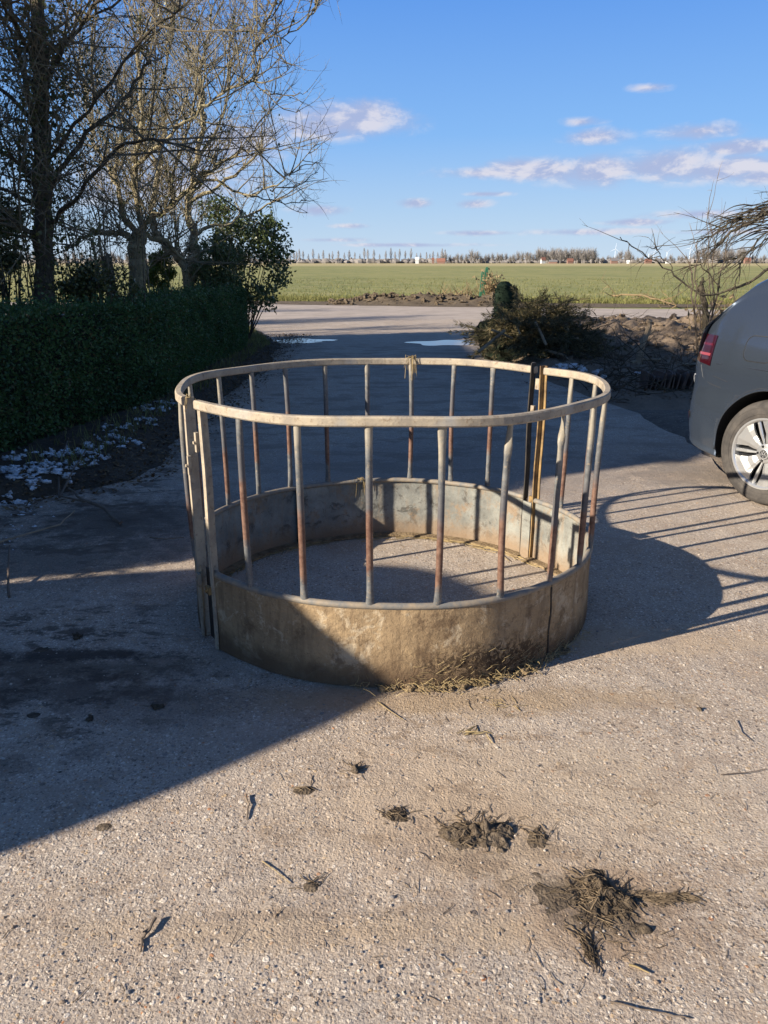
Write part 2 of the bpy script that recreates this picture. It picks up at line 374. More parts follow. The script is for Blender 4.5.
# ------------------------------------------------------------------ the setting
def sheet(name, poly, z, mat):
    mb = MB(); mb.add([(p[0], p[1], z) for p in poly], [tuple(range(len(poly)))]); o = mb.build(name, mat); tag(o, kind='structure'); return o
mb = MB(); mb.add([(-4000, -400, -.025), (4000, -400, -.025), (4000, 6000, -.025), (-4000, 6000, -.025)], [(0, 1, 2, 3)])
tag(mb.build('field', M['field']), kind='structure')
def wob(pts, n=6, a=.06, s=3):
    out = []
    for i in range(len(pts) - 1):
        p, q = Vector((pts[i][0], pts[i][1])), Vector((pts[i + 1][0], pts[i + 1][1]))
        for k in range(n):
            r = p.lerp(q, k / n); r += Vector((U(-a, a), U(-a, a))); out.append((r.x, r.y))
    out.append((pts[-1][0], pts[-1][1])); return out
# far farm road running across behind the yard
near = wob([(60, 15.5), (30, 17.0), (14, 18.3), (7, 19.2), (3.0, 19.6)], 8, .12) + wob([(-2.6, 19.5), (-6, 21.5), (-14, 23), (-60, 26)], 6, .12)
far = wob([(-60, 33), (-14, 29.5), (-5, 28.2), (2, 26.3), (8, 25.2), (20, 23.0), (60, 19)], 8, .12)
sheet('road', near + far, -.012, M['road'])
# yard driveway
left = wob([(-9, -6), (-9, 2.0), (-4.6, 3.0), (-2.6, 4.1), (-1.75, 5.2), (-1.72, 7.0), (-1.78, 10.5), (-1.9, 13.8), (-2.9, 17.2), (-4.0, 20.3)], 8, .05)
right = wob([(2.5, 20.3), (1.75, 15.5), (1.7, 12.5), (1.95, 9.8), (2.45, 7.6), (2.5, 5.9), (2.35, 4.75), (2.45, 4.0), (9, 2.5), (9, -6)], 8, .04)
sheet('driveway', left + right, 0.0, M['drive'])
def terrain(name, x0, x1, y0, y1, nx, ny, fn, mat, kind='structure'):
    rows = []
    for j in range(ny + 1):
        y = y0 + (y1 - y0) * j / ny
        rows.append([Vector((x0 + (x1 - x0) * i / nx, y, fn(x0 + (x1 - x0) * i / nx, y))) for i in range(nx + 1)])
    mb = MB(); mb.grid(rows); o = mb.build(name, mat, smooth=True); tag(o, kind=kind); return o
def f_verge(x, y):
    ed = -1.72 - max(0, 5.0 - y) * .9 - max(0, y - 13.5) * .3 + .18 * (fbm(y * 1.3, 3, 5) - .5) * 2
    t = sstep(ed + .12, ed - .35, x)
    return -.02 + t * (.05 + .05 * fbm(x * 3, y * 3, 1)) + t * .05 * fbm(x * 14, y * 14, 9)
terrain('verge', -9, -1.3, 2.2, 19.0, 150, 300, f_verge, M['verge'])
def bank_h(x, y):
    cx = y - (14.1 - .05 * x)
    ridge = math.exp(-(cx / 2.3) ** 2) * sstep(2.0, 3.6, x) * (.24 + .22 * fbm(x * .9, y * .9, 4)) * sstep(9.2, 11.5, y)
    return ridge
def f_soil(x, y):
    ed = 2.5 if y < 7.6 else 2.45 - (y - 7.6) * .17
    if y > 12: ed = 1.7
    if y > 15.5: ed = 1.75 + (y - 15.5) * .2
    ed += .2 * (fbm(y * 1.7, 8, 3) - .5)
    t = sstep(ed - .12, ed + .3, x) * sstep(19.4, 18.2, y) * sstep(7.6, 8.2, y)
    r = bank_h(x, y)
    return -.022 + t * (.035 + .06 * fbm(x * 2.5, y * 2.5, 2)) + r + (r > .03) * 0 + t * sstep(9, 10.5, y) * .34 * (fbm(x * 4, y * 4, 12, 5) - .35)
terrain('soil_bank', 1.2, 16, 7.6, 19.6, 300, 260, f_soil, M['soil'])
def f_grav(x, y):
    ed = 2.5 - (.17 * max(0, 4.9 - y)) + .12 * (fbm(y * 3, 1, 7) - .5)
    t = sstep(ed - .06, ed + .10, x) * sstep(7.75, 7.3, y)
    return -.02 + t * (.026 + .02 * fbm(x * 6, y * 6, 3))
terrain('gravel', 1.9, 10, 3.2, 7.75, 140, 90, f_grav, M['gravel'])
# low bank of turned earth on the far side of the road
def f_far(x, y):
    c = 28.6 - .16 * x; e = sstep(-1.9, -.4, x) * sstep(5.2, 3.8, x)
    return -.02 + math.exp(-((y - c) / .9) ** 2) * (.05 + e * .36 * fbm(x * 1.2, y * 1.2, 6)) + .30 * e * (fbm(x * 3.2, y * 3.2, 3) - .4) * math.exp(-((y - c) / 1.0) ** 2)
terrain('ditch_bank', -8, 12, 26.0, 31.5, 180, 60, f_far, M['ditch'])
# puddles
def puddle(cx, cy, rx, ry, seed, z):
    rr = random.Random(seed); n = 40; ph = [rr.random() * 6 for _ in range(4)]
    pts = [(cx + rx * (1 + .16 * math.sin(3 * a + ph[0]) + .12 * math.sin(7 * a + ph[1])) * math.cos(a), cy + ry * (1 + .16 * math.sin(2 * a + ph[2]) + .15 * math.sin(5 * a + ph[3])) * math.sin(a), z) for a in [2 * PI * k / n for k in range(n)]]
    mb = MB(); mb.add(pts, [tuple(range(n))]); tag(mb.build('puddle', M['water']), kind='structure')
g = G(446, 343); puddle(g.x, g.y, .62, .5, 2, .004)
g = G(298, 341); puddle(g.x, g.y, .42, .42, 5, .004)
g = G(322, 340.5); puddle(g.x, g.y, .25, .2, 8, .006)

# ------------------------------------------------------------------ ring feeder
S = .8485
CX, CY, RX, RY, HS = .033, 3.120, .838, .788, .303
fr = empty('ring_feeder', (CX, CY, 0))
tag(fr, 'round galvanised cattle ring feeder with rusty upright bars, standing on the concrete yard', 'cattle feeder')
def D(deg): return math.radians(deg)
def E(th, dr=0.0, z=0.0):
    w = .006 * math.sin(5 * th + 1) + .004 * math.sin(9 * th)
    return Vector(((RX + dr + w) * math.cos(th), (RY + dr + w) * math.sin(th), z))
def zr(th): return .929 - .003 * math.sin(th)
TH_A, TH_B = -142.3, 33.5        # near section: from left clamp round the front to the rear right clamp
TH_C, TH_D = 37.0, 210.2         # far section
def rail(th0, th1):
    n = 70; rows = []
    for i in range(n + 1):
        th = D(th0 + (th1 - th0) * i / n); z = zr(th) + .003 * math.sin(7 * th)
        row = []
        for (a, b) in ((-.013, -.011), (-.009, -.016), (.009, -.016), (.013, -.011), (.013, .011), (.009, .016), (-.009, .016), (-.013, .011)):
            row.append(E(th, a + .010, z + b))
        rows.append(row)
    mb = MB(); mb.grid(rows, True); mb.add(rows[0], [tuple(reversed(range(8)))]); mb.add(rows[-1], [tuple(range(8))])
    return mb.build('top_rail', M['rail'], fr, smooth=False)
rail(TH_A, TH_B); rail(TH_C, TH_D)
def skirt(th0, th1, seed):
    n = 60; m = 10; o_, i_ = [], []
    for k in range(m + 1):
        z = .004 + (HS - .004) * k / m; ro, ri = [], []
        for i in range(n + 1):
            th = D(th0 + (th1 - th0) * i / n)
            w = .012 * (fbm(th * 4 + seed, z * 9, seed) - .5) * min(1, 5 * min(k, m - k) / m + .25)
            ro.append(E(th, .004 + w, z)); ri.append(E(th, -.001 + w, z))
        o_.append(ro); i_.append(ri)
    mb = MB(); mb.grid(o_, m=0, flip=False); mb.grid(i_, m=1, flip=True)
    mb.grid([o_[-1], i_[-1]], m=1); mb.grid([i_[0], o_[0]], m=0)
    mb.grid([[r[0] for r in o_], [r[0] for r in i_]], m=0); mb.grid([[r[-1] for r in i_], [r[-1] for r in o_]], m=0)
    return mb.build('skirt_panel', [M['skirt_out'], M['skirt_in']], fr, smooth=True)
for a, b, s in ((TH_A, -47.6, 1), (-47.0, TH_B, 2), (TH_C, 124.3, 3), (125, TH_D, 4)): skirt(a, b, s)
def hoop(name, th0, th1, dr, z, r, mat, n=90, sides=8):
    mb = MB(); mb.tube([E(D(th0 + (th1 - th0) * i / n), dr, z) for i in range(n + 1)], r, sides); return mb.build(name, mat, fr, smooth=True)
for a, b in ((TH_A, TH_B), (TH_C, TH_D)):
    hoop('skirt_lip', a + .4, b - .4, -.004, HS + .004, .0125, M['lip'])
    n = 90; rows = [[E(D(a + (b - a) * i / n), -.006, .016) for i in range(n + 1)], [E(D(a + (b - a) * i / n), -.045 - .004 * math.sin(i), .014) for i in range(n + 1)], [E(D(a + (b - a) * i / n), -.047, .004) for i in range(n + 1)]]
    mb = MB(); mb.grid(rows, flip=True); mb.build('bottom_flange', M['strawdirt'], fr)
# seam straps on the sheet joints
for th, mi in ((-47.3, 'post_dark'), (124.6, 'post_dark')):
    mb = MB(); mb.tube([E(D(th) + .004 * math.sin(z * 40), .006, z) for z in [.01 + k * .028 for k in range(11)]], .004, 5); mb.build('seam', M[mi], fr)
mb = MB(); mb.box((0, 0, .15), (.03, .004, .29)); o = mb.build('seam_strap', M['post_dark'], fr); o.location = E(D(124.6), -.012); o.rotation_euler = (0, 0, D(124.6 + 90))
# upright bars
BARS = [-127, -111.3, -95.5, -80, -64.5, -47.8, -32.6, -18, -159.5, 174, 155.5, 140.5, 127.3, 113, 98, 83, 68, 54, 20.5, 6.5]
FLAT = {-64.5: 'twist', -80: 'flat', -47.8: 'twist2', 54: 'flat', 20.5: 'flat'}
def bar(th_deg, k):
    th = D(th_deg); rad = Vector((math.cos(th), math.sin(th), 0)); tan = Vector((-math.sin(th), math.cos(th), 0))
    zb, zt = HS + .002, zr(th) - .014; n = 26; N = 10; rows = []
    rr = random.Random(k * 7 + 3); bx, by = rr.uniform(-.004, .004), rr.uniform(-.005, .005)
    kind = FLAT.get(th_deg, 'round')
    for i in range(n + 1):
        f = i / n; z = zb + (zt - zb) * f
        c = E(th, 0, z) + tan * (bx * math.sin(PI * f) * 1.5) + rad * (by * math.sin(PI * f))
        c += rad * (.008 * f - .002)
        e = sstep(.84, 1.0, f); e0 = sstep(.10, 0.0, f)
        a = .0115; b = .0115; tw = 0
        if kind == 'round': a += .0012 * e; b -= .003 * e
        elif kind == 'flat': a += .0035 * e; b -= .006 * e
        else:
            e = sstep(.72, .86, f); a += .002 * e; b -= .006 * e; tw = (1.5 if kind == 'twist' else 2.4) * sstep(.78, .97, f)
        a += .004 * e0; b -= .004 * e0
        row = []
        for j in range(N):
            q = 2 * PI * j / N; u, v = a * math.cos(q), b * math.sin(q)
            row.append(c + tan * (u * math.cos(tw) - v * math.sin(tw)) + rad * (u * math.sin(tw) + v * math.cos(tw)))
        rows.append(row)
    mb = MB(); mb.grid(rows, True); mb.add(rows[0], [tuple(reversed(range(N)))]); mb.add(rows[-1], [tuple(range(N))])
    return mb.build('upright_bar', M['bar'], fr, smooth=True)
for k, b in enumerate(BARS): bar(b, k)
# end posts (angle iron) and clamps
def post(th_deg, w1, w2, mat, z0=.004, z1=None, flip=1, dr=0.0, name='end_post'):
    th = D(th_deg); rad = Vector((math.cos(th), math.sin(th), 0)); tan = Vector((-math.sin(th), math.cos(th), 0)) * flip
    z1 = zr(th) + .012 if z1 is None else z1; t = .006
    prof = [(0, 0), (w1, 0), (w1, -t), (t, -t), (t, -w2), (0, -w2)]
    rows = []; n = 12
    for i in range(n + 1):
        z = z0 + (z1 - z0) * i / n
        c = E(th, dr, z) + tan * .003 * math.sin(i * .9)
        rows.append([c + tan * a + rad * b for a, b in prof])
    mb = MB(); mb.grid(rows, True); mb.add(rows[0], [tuple(reversed(range(6)))]); mb.add(rows[-1], [tuple(range(6))])
    o = mb.build(name, mat, fr); return o
M['post_l'] = M['post']
pa = post(TH_A + .3, .022, .034, M['rail'], flip=1, dr=.012)
pb = post(TH_D - .3, .020, .036, M['rail'], flip=-1, dr=.012)
pc = post(TH_B - .3, .022, .030, M['post_rust'], flip=-1, dr=.012, z1=zr(D(33)) + .022)
pd = post(TH_C + .3, .022, .030, M['post_dark'], flip=1, dr=.012, z1=zr(D(37)) + .030)
def hasp(par, th, z, dr, w, h, mat, name='lug'):
    mb = MB(); mb.box((0, 0, 0), (.012, w, h)); mb.tube([(.006, 0, 0), (.014, 0, 0)], .006, 8)
    o = mb.build(name, mat, par); o.location = E(D(th), dr, z); o.rotation_euler = (0, 0, D(th))
hasp(pb, TH_D + .9, .70, .016, .014, .07, M['rail']); hasp(pa, TH_A - .9, .80, .014, .014, .07, M['rail'])
hasp(pb, TH_D + .6, .25, .014, .03, .05, M['post']); hasp(pa, TH_A - .4, .24, .016, .03, .03, M['post_rust'])
hasp(pd, 36.0, .86, .014, .024, .05, M['rail']); hasp(pd, 35.3, .30, .016, .04, .03, M['post_rust']); hasp(pc, 35.0, .75, -.024, .02, .03, M['post'])
# dirty plate where the two sections meet
mb = MB(); mb.box((0, 0, .15), (.006, .085, .29)); o = mb.build('joint_plate', M['post_dark'], fr); o.location = E(D(-146.2), -.02, 0); o.rotation_euler = (0, 0, D(-146.2))
mb = MB(); mb.box((0, 0, .15), (.006, .055, .29)); o = mb.build('joint_plate', M['skirt_in'], fr); o.location = E(D(35.2), -.02, 0); o.rotation_euler = (0, 0, D(35.2))

# ------------------------------------------------------------------ straw, mud, twigs on the yard
def straw_mb(mb, c, n, spread, L=(.02, .08), w=.0025, lift=.01, dirs=None):
    for _ in range(n):
        p = Vector(c) + Vector((random.gauss(0, spread[0]), random.gauss(0, spread[1]), abs(random.gauss(0, lift)) + .001))
        a = U(0, PI) if dirs is None else dirs + random.gauss(0, .5); l = U(*L)
        d = Vector((math.cos(a), math.sin(a), random.gauss(0, .12))); b = p + d * l
        mid = (p + b) / 2 + Vector((random.gauss(0, l * .07), random.gauss(0, l * .07), random.gauss(0, l * .04)))
        for q in (p, mid, b): q.z = max(q.z, .002)
        mb.tube([p, mid, b], [w * .5, w * .5, w * .35], 3, False)
def wisp(name, label, c, n, spread, L, w, mat, lift=.01, cat='straw', dirs=None):
    mb = MB(); straw_mb(mb, (0, 0, 0), n, spread, L, w, lift, dirs); o = mb.build(name, mat, loc=c); tag(o, label, cat, kind='stuff'); return o
# tufts hanging on the rails
def hang(name, label, c, n, L, w=.0016):
    mb = MB()
    for _ in range(n):
        a = U(0, 2 * PI); p = Vector((U(-.012, .012), U(-.008, .008), .012)); q = p + Vector((math.cos(a) * .02, math.sin(a) * .02, U(-.01, .012)))
        r = q + Vector((math.cos(a) * .008, math.sin(a) * .01, -U(*L))); mb.tube([p, q, r], [w, w, w * .6], 3, False)
    o = mb.build(name, M['straw'], loc=c); tag(o, label, 'straw')
hang('straw_tuft', 'wisp of straw hanging from the rear top rail of the feeder', Vector((CX, CY, 0)) + E(D(83), 0, zr(D(83)) + .008), 26, (.03, .11))
hang('straw_tuft', 'thin hay strand dangling at the left end of the feeder top rail', Vector((CX, CY, 0)) + E(D(-147.5), .0, zr(D(-147)) + .006), 5, (.02, .06), .0012)
hang('straw_tuft', 'hay caught over the inner rear skirt of the feeder', Vector((CX, CY, 0)) + E(D(101), -.014, HS + .006), 22, (.04, .13), .0012)
mb = MB()
for _ in range(420):
    th = D(U(-100, -28)); q = max(0, 1 - abs(math.degrees(th) + 68) / 42)
    if R() > q + .1: continue
    c = E(th, .012 + abs(random.gauss(0, .025)), abs(random.gauss(0, .016)) + .003); a = U(0, PI); l = U(.02, .08)
    d = Vector((math.cos(a), math.sin(a), U(-.2, .5))); b = c + d * l * .6; b.z = max(b.z, .003); mb.tube([c, (c + b) / 2 + Vector((0, 0, .004)), b], .0011, 3, False)
for _ in range(150):
    th = D(U(-88, -42)); zz = U(.01, .17) * R(); c = E(th, .008, zz + .004); t = Vector((-math.sin(th), math.cos(th), U(-.8, .8))).normalized(); l = U(.015, .05)
    mb.tube([c, c + t * l * .7], .0008, 3, False)
o = mb.build('straw_litter', M['straw'], loc=(CX, CY, 0)); tag(o, 'straw and hay caked along the foot of the front skirt', 'straw', kind='stuff')
mb = MB()
for k in range(46):
    th = D(U(-92, -38)); c = E(th, U(.0, .02), U(0, .01)); mb.blob(c, (U(.008, .03), U(.008, .02), U(.004, .012)), k, 5, .5)
tag(mb.build('muck_ridge', M['strawdirt'], loc=(CX, CY, 0)), 'ridge of trodden muck against the front skirt of the feeder', 'muck', kind='stuff')
mb = MB()
for k in range(240):
    th = D(U(20, 130) if k % 3 else U(130, 200)); c = E(th, -.03 - abs(random.gauss(0, .02)), U(0, .006) + .004); a = th + PI / 2 + random.gauss(0, .3); l = U(.03, .12)
    mb.tube([c, c + Vector((math.cos(a), math.sin(a), U(-.02, .06))) * l], .0018, 3, False)
tag(mb.build('straw_litter', M['straw'], loc=(CX, CY, 0)), 'loose straw lying along the inside foot of the feeder', 'straw', kind='stuff')

def dung_h(x, y, rx, ry, seed, hm):
    d = math.hypot(x / rx, y / ry); q = fbm(x * 42, y * 42, seed, 5); g_ = fbm(x * 14 + 5, y * 14, seed + 9, 3)
    return hm * (1.2 - d + 3.2 * (g_ - .5)) * (.35 + 1.5 * abs(q - .45)) - hm * .14
def clump(name, label, px, py, r, seed, mat, straws=0, hgt=.4, n=9, smat='straw', spread=None, cat='mud', asp=.75):
    c = G(px, py); hm = r * hgt * .9; N_ = 64 if r > .04 else 34; rx, ry = r * 1.15, r * asp * 1.15; mb = MB(); idx = {}
    if spread: rx, ry = max(spread[0] * 1.5, .008), max(spread[1] * 1.4, .008)
    ex, ey = rx * 1.7, ry * 1.7
    def H_(i, j): return dung_h(-ex + 2 * ex * i / N_, -ey + 2 * ey * j / N_, rx, ry, seed, hm)
    hs_ = [[H_(i, j) for j in range(N_ + 1)] for i in range(N_ + 1)]
    def V_(i, j):
        if (i, j) not in idx: idx[(i, j)] = len(mb.v); mb.v.append((-ex + 2 * ex * i / N_, -ey + 2 * ey * j / N_, max(hs_[i][j], -.001)))
        return idx[(i, j)]
    for i in range(N_):
        for j in range(N_):
            if max(hs_[i][j], hs_[i + 1][j], hs_[i][j + 1], hs_[i + 1][j + 1]) > 0: mb.f.append((V_(i, j), V_(i + 1, j), V_(i + 1, j + 1), V_(i, j + 1))); mb.m.append(0)
    if not mb.f: mb.blob((0, 0, r * .2), (r * .6, r * .5, r * .4), seed, 9, .7)
    if straws:
        e = empty(name, c); tag(e, label, cat); mb.build('clod', mat, e, smooth=True)
        s = MB()
        for _ in range(int(straws * 1.5)):
            x, y = random.gauss(0, rx * .55), random.gauss(0, ry * .55); a = U(0, PI) if not (spread and spread[0] > 3 * spread[1]) else random.gauss(0, .3)
            if spread and spread[1] > 1.5 * spread[0]: a = PI / 2 + random.gauss(0, .35)
            l = U(.012, .05); P = []
            bend = random.gauss(0, .5)
            for q in range(4):
                z = max(0, dung_h(x, y, rx, ry, seed, hm)) + U(.0008, .004); P.append(Vector((x, y, z))); x += math.cos(a) * l / 3; y += math.sin(a) * l / 3; a += bend * .5
            s.tube(P, U(.0006, .0013), 3, False)
        tag(s.build('straw', M[smat], e), kind='stuff')
    else:
        o = mb.build(name, mat, loc=c, smooth=True); tag(o, label, cat)
M['mudstraw'] = m_leaf('muddy_straw', (.09, .065, .042), (.25, .185, .115), .8, 30, .2, .05)
clump('manure_clump', 'large dark manure clump with crusty top, left of the two big ones', 474, 832, .085, 11, M['mud'], 90, .6, 44, 'mudstraw', (.06, .045))
clump('manure_clump', 'broken flat manure clump between the large crust and the strawy heap', 540, 838, .035, 12, M['mud'], 14, .4, 9, 'mudstraw')
clump('manure_clump', 'flat grey pat of dried mud beside the strawy heap', 572, 896, .06, 13, M['mud'], 16, .16, 10, 'mudstraw')
clump('manure_clump', 'strawy black manure heap nearest the camera', 604, 905, .06, 14, M['muddark'], 120, .6, 36, 'mudstraw', (.045, .055))
clump('straw_bundle', 'matted bundle of dry stems pointing right of the black manure heap', 655, 898, .03, 15, M['muddark'], 80, .35, 8, 'mudstraw', (.055, .012), cat='straw')
clump('straw_bundle', 'tail of stems trailing from the manure heap towards the camera', 590, 950, .018, 16, M['muddark'], 40, .4, 6, 'mudstraw', (.012, .045), cat='straw')
clump('manure_clump', 'small dark clump with a twig in the sunlit middle of the yard', 397, 815, .028, 17, M['muddark'], 26, .45, 12, 'mudstraw')
clump('manure_clump', 'small clod just in front of the feeder with a shadowed side', 355, 771, .022, 18, M['mud'], 10, .45, 7, 'mudstraw')
clump('manure_clump', 'dark curled clod left of the small twiggy clump', 306, 790, .020, 19, M['muddark'], 4, .5, 7, 'mudstraw')
clump('manure_clump', 'brown crumb of mud casting a dark shadow at lower left centre', 311, 886, .018, 20, M['mud'], 8, .7, 6, 'mudstraw')
clump('mud_crumb', 'brown crumb of mud near the shadow edge at left', 104, 827, .014, 21, M['mud'], 0, .5, 5)
clump('mud_crumb', 'tiny black crumb of mud on the sunlit left foreground', 40, 889, .008, 22, M['muddark'], 0, .5, 4)
clump('mud_crumb', 'brown crumb of mud in the lower middle foreground', 318, 977, .008, 23, M['mud'], 0, .6, 3)
clump('mud_crumb', 'brown round crumb of mud far right in front of the feeder shadow', 713, 748, .013, 24, M['mud'], 0, .7, 3)
clump('mud_crumb', 'pair of brown crumbs of mud right of the feeder front', 700, 710, .014, 25, M['mud'], 0, .6, 4)
for k, (px, py, r) in enumerate([(78, 638, .04), (98, 690, .022), (158, 708, .035), (172, 726, .02), (60, 772, .025), (90, 720, .03), (35, 715, .035), (40, 650, .05)]):
    lb = ['dark muck clod at the back of the shaded stain at left', 'small muck clod in the shaded stain at left', 'flat dark mud patch in the shade left of the feeder', 'dark nub of muck nearest the feeder in the shade',
          'muck clod nearest the shadow edge at left', 'long flat muck clod in the left shade', 'muck clod near the left picture edge in the shade', 'widest muck clod in the left shade stain'][k]
    clump('muck_clod', lb, px, py, r * .7, 40 + k, M['muddark'], 0, .22, 6)
def twig(name, label, pts, r=.003, mat='woodd', side=None, cat='twig'):
    P = [G(x, y) + Vector((0, 0, r + (z if z else 0))) for x, y, z in pts]; c = P[0].copy(); c.z = 0
    Q = []
    for i in range(len(P) - 1):
        for k in range(3): Q.append(P[i].lerp(P[i + 1], k / 3) - c + Vector((U(-r, r), U(-r, r), 0)) * .8)
    Q.append(P[-1] - c); mb = MB(); n = len(Q); mb.tube(Q, [r * (1 - .5 * i / n) for i in range(n)], 6)
    for s in (side or []):
        A = [G(x, y) + Vector((0, 0, r * .8 + z)) - c for x, y, z in s]; mb.tube(A, [r * .7] + [r * .4] * (len(A) - 1), 5)
    o = mb.build(name, M[mat], loc=c); tag(o, label, cat)
twig('twig', 'short dark forked twig on the sunlit left foreground', [(157, 921, .006), (149, 932, .004), (142, 941, 0), (141, 953, 0)], .004, side=[[(149, 932, .004), (143, 937, .01)]])
twig('twig', 'short black twig above the muddy crumb on sunlit concrete', [(246, 797, .004), (249, 806, .003), (247, 820, 0)], .003)
twig('twig', 'long thin twig lying in the shade left of the feeder', [(0, 545, .01), (30, 536, .01), (60, 529, .02), (76, 520, .05)], .006, 'wood')
twig('branch', 'fallen branch with two upright prongs at the foot of the hedge', [(122, 527, .01), (105, 515, .03), (85, 508, .04), (70, 498, .05)], .012, 'woodd', side=[[(60, 502, .02), (60, 480, .08), (70, 461, .14)], [(60, 502, .02), (76, 485, .1), (88, 468, .12)], [(85, 508, .03), (60, 502, .03)]], cat='branch')
twig('twig', 'stick standing at the left picture edge in the shade', [(9, 598, 0), (10, 580, .05), (13, 566, .1)], .006, 'woodd')
twig('twig', 'short stick left of the feeder in the shade', [(150, 540, .01), (165, 541, .008), (184, 540, .01)], .004, 'woodd')
twig('twig', 'straw stalk lying between the feeder and the mud clumps', [(378, 703, .003), (390, 712, .003), (404, 721, .002)], .0016, 'straw')
twig('twig', 'pale straw stalk lying below the strawy manure heap', [(628, 966, .003), (640, 971, .003), (649, 975, .003)], .0026, 'straw')
twig('twig', 'thin stalk at the lower right picture edge', [(720, 776, .004), (745, 775, .006), (766, 770, .003)], .0018, 'woodd')
twig('twig', 'curved dark stalk at the bottom edge right of centre', [(610, 1003, .003), (640, 1012, .006), (665, 1016, .004), (690, 1020, .002)], .002, 'woodd')
twig('twig', 'thin pale stalk in the lower centre of the yard', [(262, 862, .002), (275, 872, .003), (290, 884, .002)], .0015, 'straw')
twig('twig', 'small straight twig right of the feeder front', [(733, 722, .008), (740, 733, .004), (752, 742, .002)], .0016, 'woodd')
# torn paper-like chip of pale straw
wisp('straw_wisp', 'pale straw wisp lying just in front of the feeder', G(470, 735), 14, (.03, .008), (.02, .05), .004, M['straw'], .004, dirs=.1)
wisp('straw_wisp', 'loose straw wisp at lower right of the feeder front', G(498, 706), 22, (.05, .02), (.02, .05), .002, M['straw'], .004)
# loose grit
mb = MB()
for k in range(2600):
    y = 1.15 + 2.6 * R() ** 1.6; x = U(-.75 * y, .75 * y); s = U(.0012, .0036) * (1.6 if R() < .05 else 1)
    mb.blob((x, y, s * .3), (s * U(.8, 1.5), s, s * .6), k, 3, .3, m=(k % 3))
g1 = m_plain('grit_pale', (.44, .38, .31), .8); g2 = m_plain('grit_brown', (.26, .19, .13), .85); g3 = m_plain('grit_grey', (.20, .18, .165), .8)
tag(mb.build('grit', [g1, g2, g3]), 'loose grit and crumbs scattered over the concrete', 'grit', kind='stuff')
mb = MB()
for k in range(420):
    y = 1.15 + 3.6 * R() ** 1.3; x = U(-.72 * y, .72 * y)
    if R() > .25 + .75 * math.exp(-((x - .35) / .6) ** 2): continue
    straw_mb(mb, (x, y, 0), 1, (.01, .01), (.008, .045), .0016, .001)
tag(mb.build('straw_litter', M['mudstraw']), 'short bits of chaff and straw scattered over the yard', 'straw', kind='stuff')

# ------------------------------------------------------------------ verge: snow, litter
mb = MB(); rr = random.Random(3)
snow = [(12, 428, .22), (22, 505, .13), (10, 518, .12), (15, 480, .20), (30, 486, .16), (5, 500, .14), (45, 470, .14), (52, 476, .12), (90, 451, .12), (78, 455, .1), (122, 431, .12), (128, 445, .12), (75, 470, .10), (41, 501, .08), (10, 531, .12), (3, 534, .1), (112, 440, .08), (150, 408, .13), (160, 412, .10), (168, 405, .09), (62, 458, .12), (36, 478, .14), (100, 462, .07), (145, 425, .08), (8, 462, .16), (25, 497, .1)]
for k, (px, py, r) in enumerate(snow):
    g = G(px, py, .05)
    for q in range(13):
        a = rr.random() * 6.28; d = r * 1.9 * rr.random(); x, y = g.x + d * math.cos(a), g.y + d * .8 * math.sin(a); s = r * rr.uniform(.06, .26)
        mb.blob((x, y, f_verge(x, y) + .002), (s, s * .7, .012), k * 10 + q, 9, .95)
for px, py, r in [(570, 372, .16), (590, 374, .14), (556, 372, .12), (602, 378, .1), (640, 376, .06)]:
    g = G(px, py, .05)
    for q in range(8):
        a = rr.random() * 6.28; d = r * rr.random(); x, y = g.x + d * math.cos(a), g.y + d * .8 * math.sin(a); s = r * rr.uniform(.15, .4)
        mb.blob((x, y, f_soil(x, y) + .01), (s, s * .7, .025), q + 700, 6, .8)
tag(mb.build('snow', M['snow'], smooth=True), 'patches of old snow left in the shade of hedge and bank', 'snow', kind='stuff')
mb = MB()
for k in range(9000):
    y = U(3.0, 16); x = -1.7 - max(0, 5 - y) * .9 - abs(random.gauss(0, .42)) + random.gauss(.1, .16)
    if x < -4.5: continue
    z = max(.001, f_verge(x, y)); d = rv(); d.z *= .3; mb.leaf(Vector((x, y, z + U(0, .02))), d, Vector((U(-.5, .5), U(-.5, .5), 1)), U(.02, .05), U(.012, .03))
for k in range(5000):
    y = U(8.0, 13); x = U(1.7, 5.5); z = f_soil(x, y); d = rv(); d.z *= .3
    mb.leaf(Vector((x, y, z + U(0, .02))), d, Vector((U(-.5, .5), U(-.5, .5), 1)), U(.02, .06), U(.01, .03))
tag(mb.build('leaf_litter', M['litter']), 'brown leaf litter along hedge foot and bank', 'leaves', kind='stuff')
mb = MB()
for k in range(5200):
    y = U(13.2, 18.6) if k % 3 else U(5, 13); x = -1.95 - abs(random.gauss(0, .28)) - max(0, y - 13.5) * .28
    z = f_verge(x, y); a = U(0, 6.28); l = U(.04, .13); b = Vector((x, y, z - .01)); t = b + Vector((math.cos(a) * l * .5, math.sin(a) * l * .5, l)); mb.leaf(b, t - b, Vector((math.sin(a), -math.cos(a), 0)).cross(t - b), l * 1.1, .006)
for k in range(16000):   # rough grass along the far road edge
    x = U(-9, 14); c = 28.9 - .16 * x; y = c + abs(random.gauss(0, 2.2)) ; l = U(.05, .2); a = U(0, 6.28)
    b = Vector((x, y, -.03)); t = Vector((math.cos(a) * l * .5, math.sin(a) * l * .5, l)); mb.leaf(b, t, Vector((math.sin(a), -math.cos(a), 0)).cross(t), l * 1.1, .022)
for k in range(14000):
    y = 29 + 45 * R() ** 1.5; x = U(-.5, .6) * y; l = U(.05, .16); a = U(0, 6.28); b = Vector((x, y, -.03)); t_ = Vector((math.cos(a) * l * .7, math.sin(a) * l * .7, l)); mb.leaf(b, t_, Vector((math.sin(a), -math.cos(a), 0)).cross(t_), l * 1.2, .03)
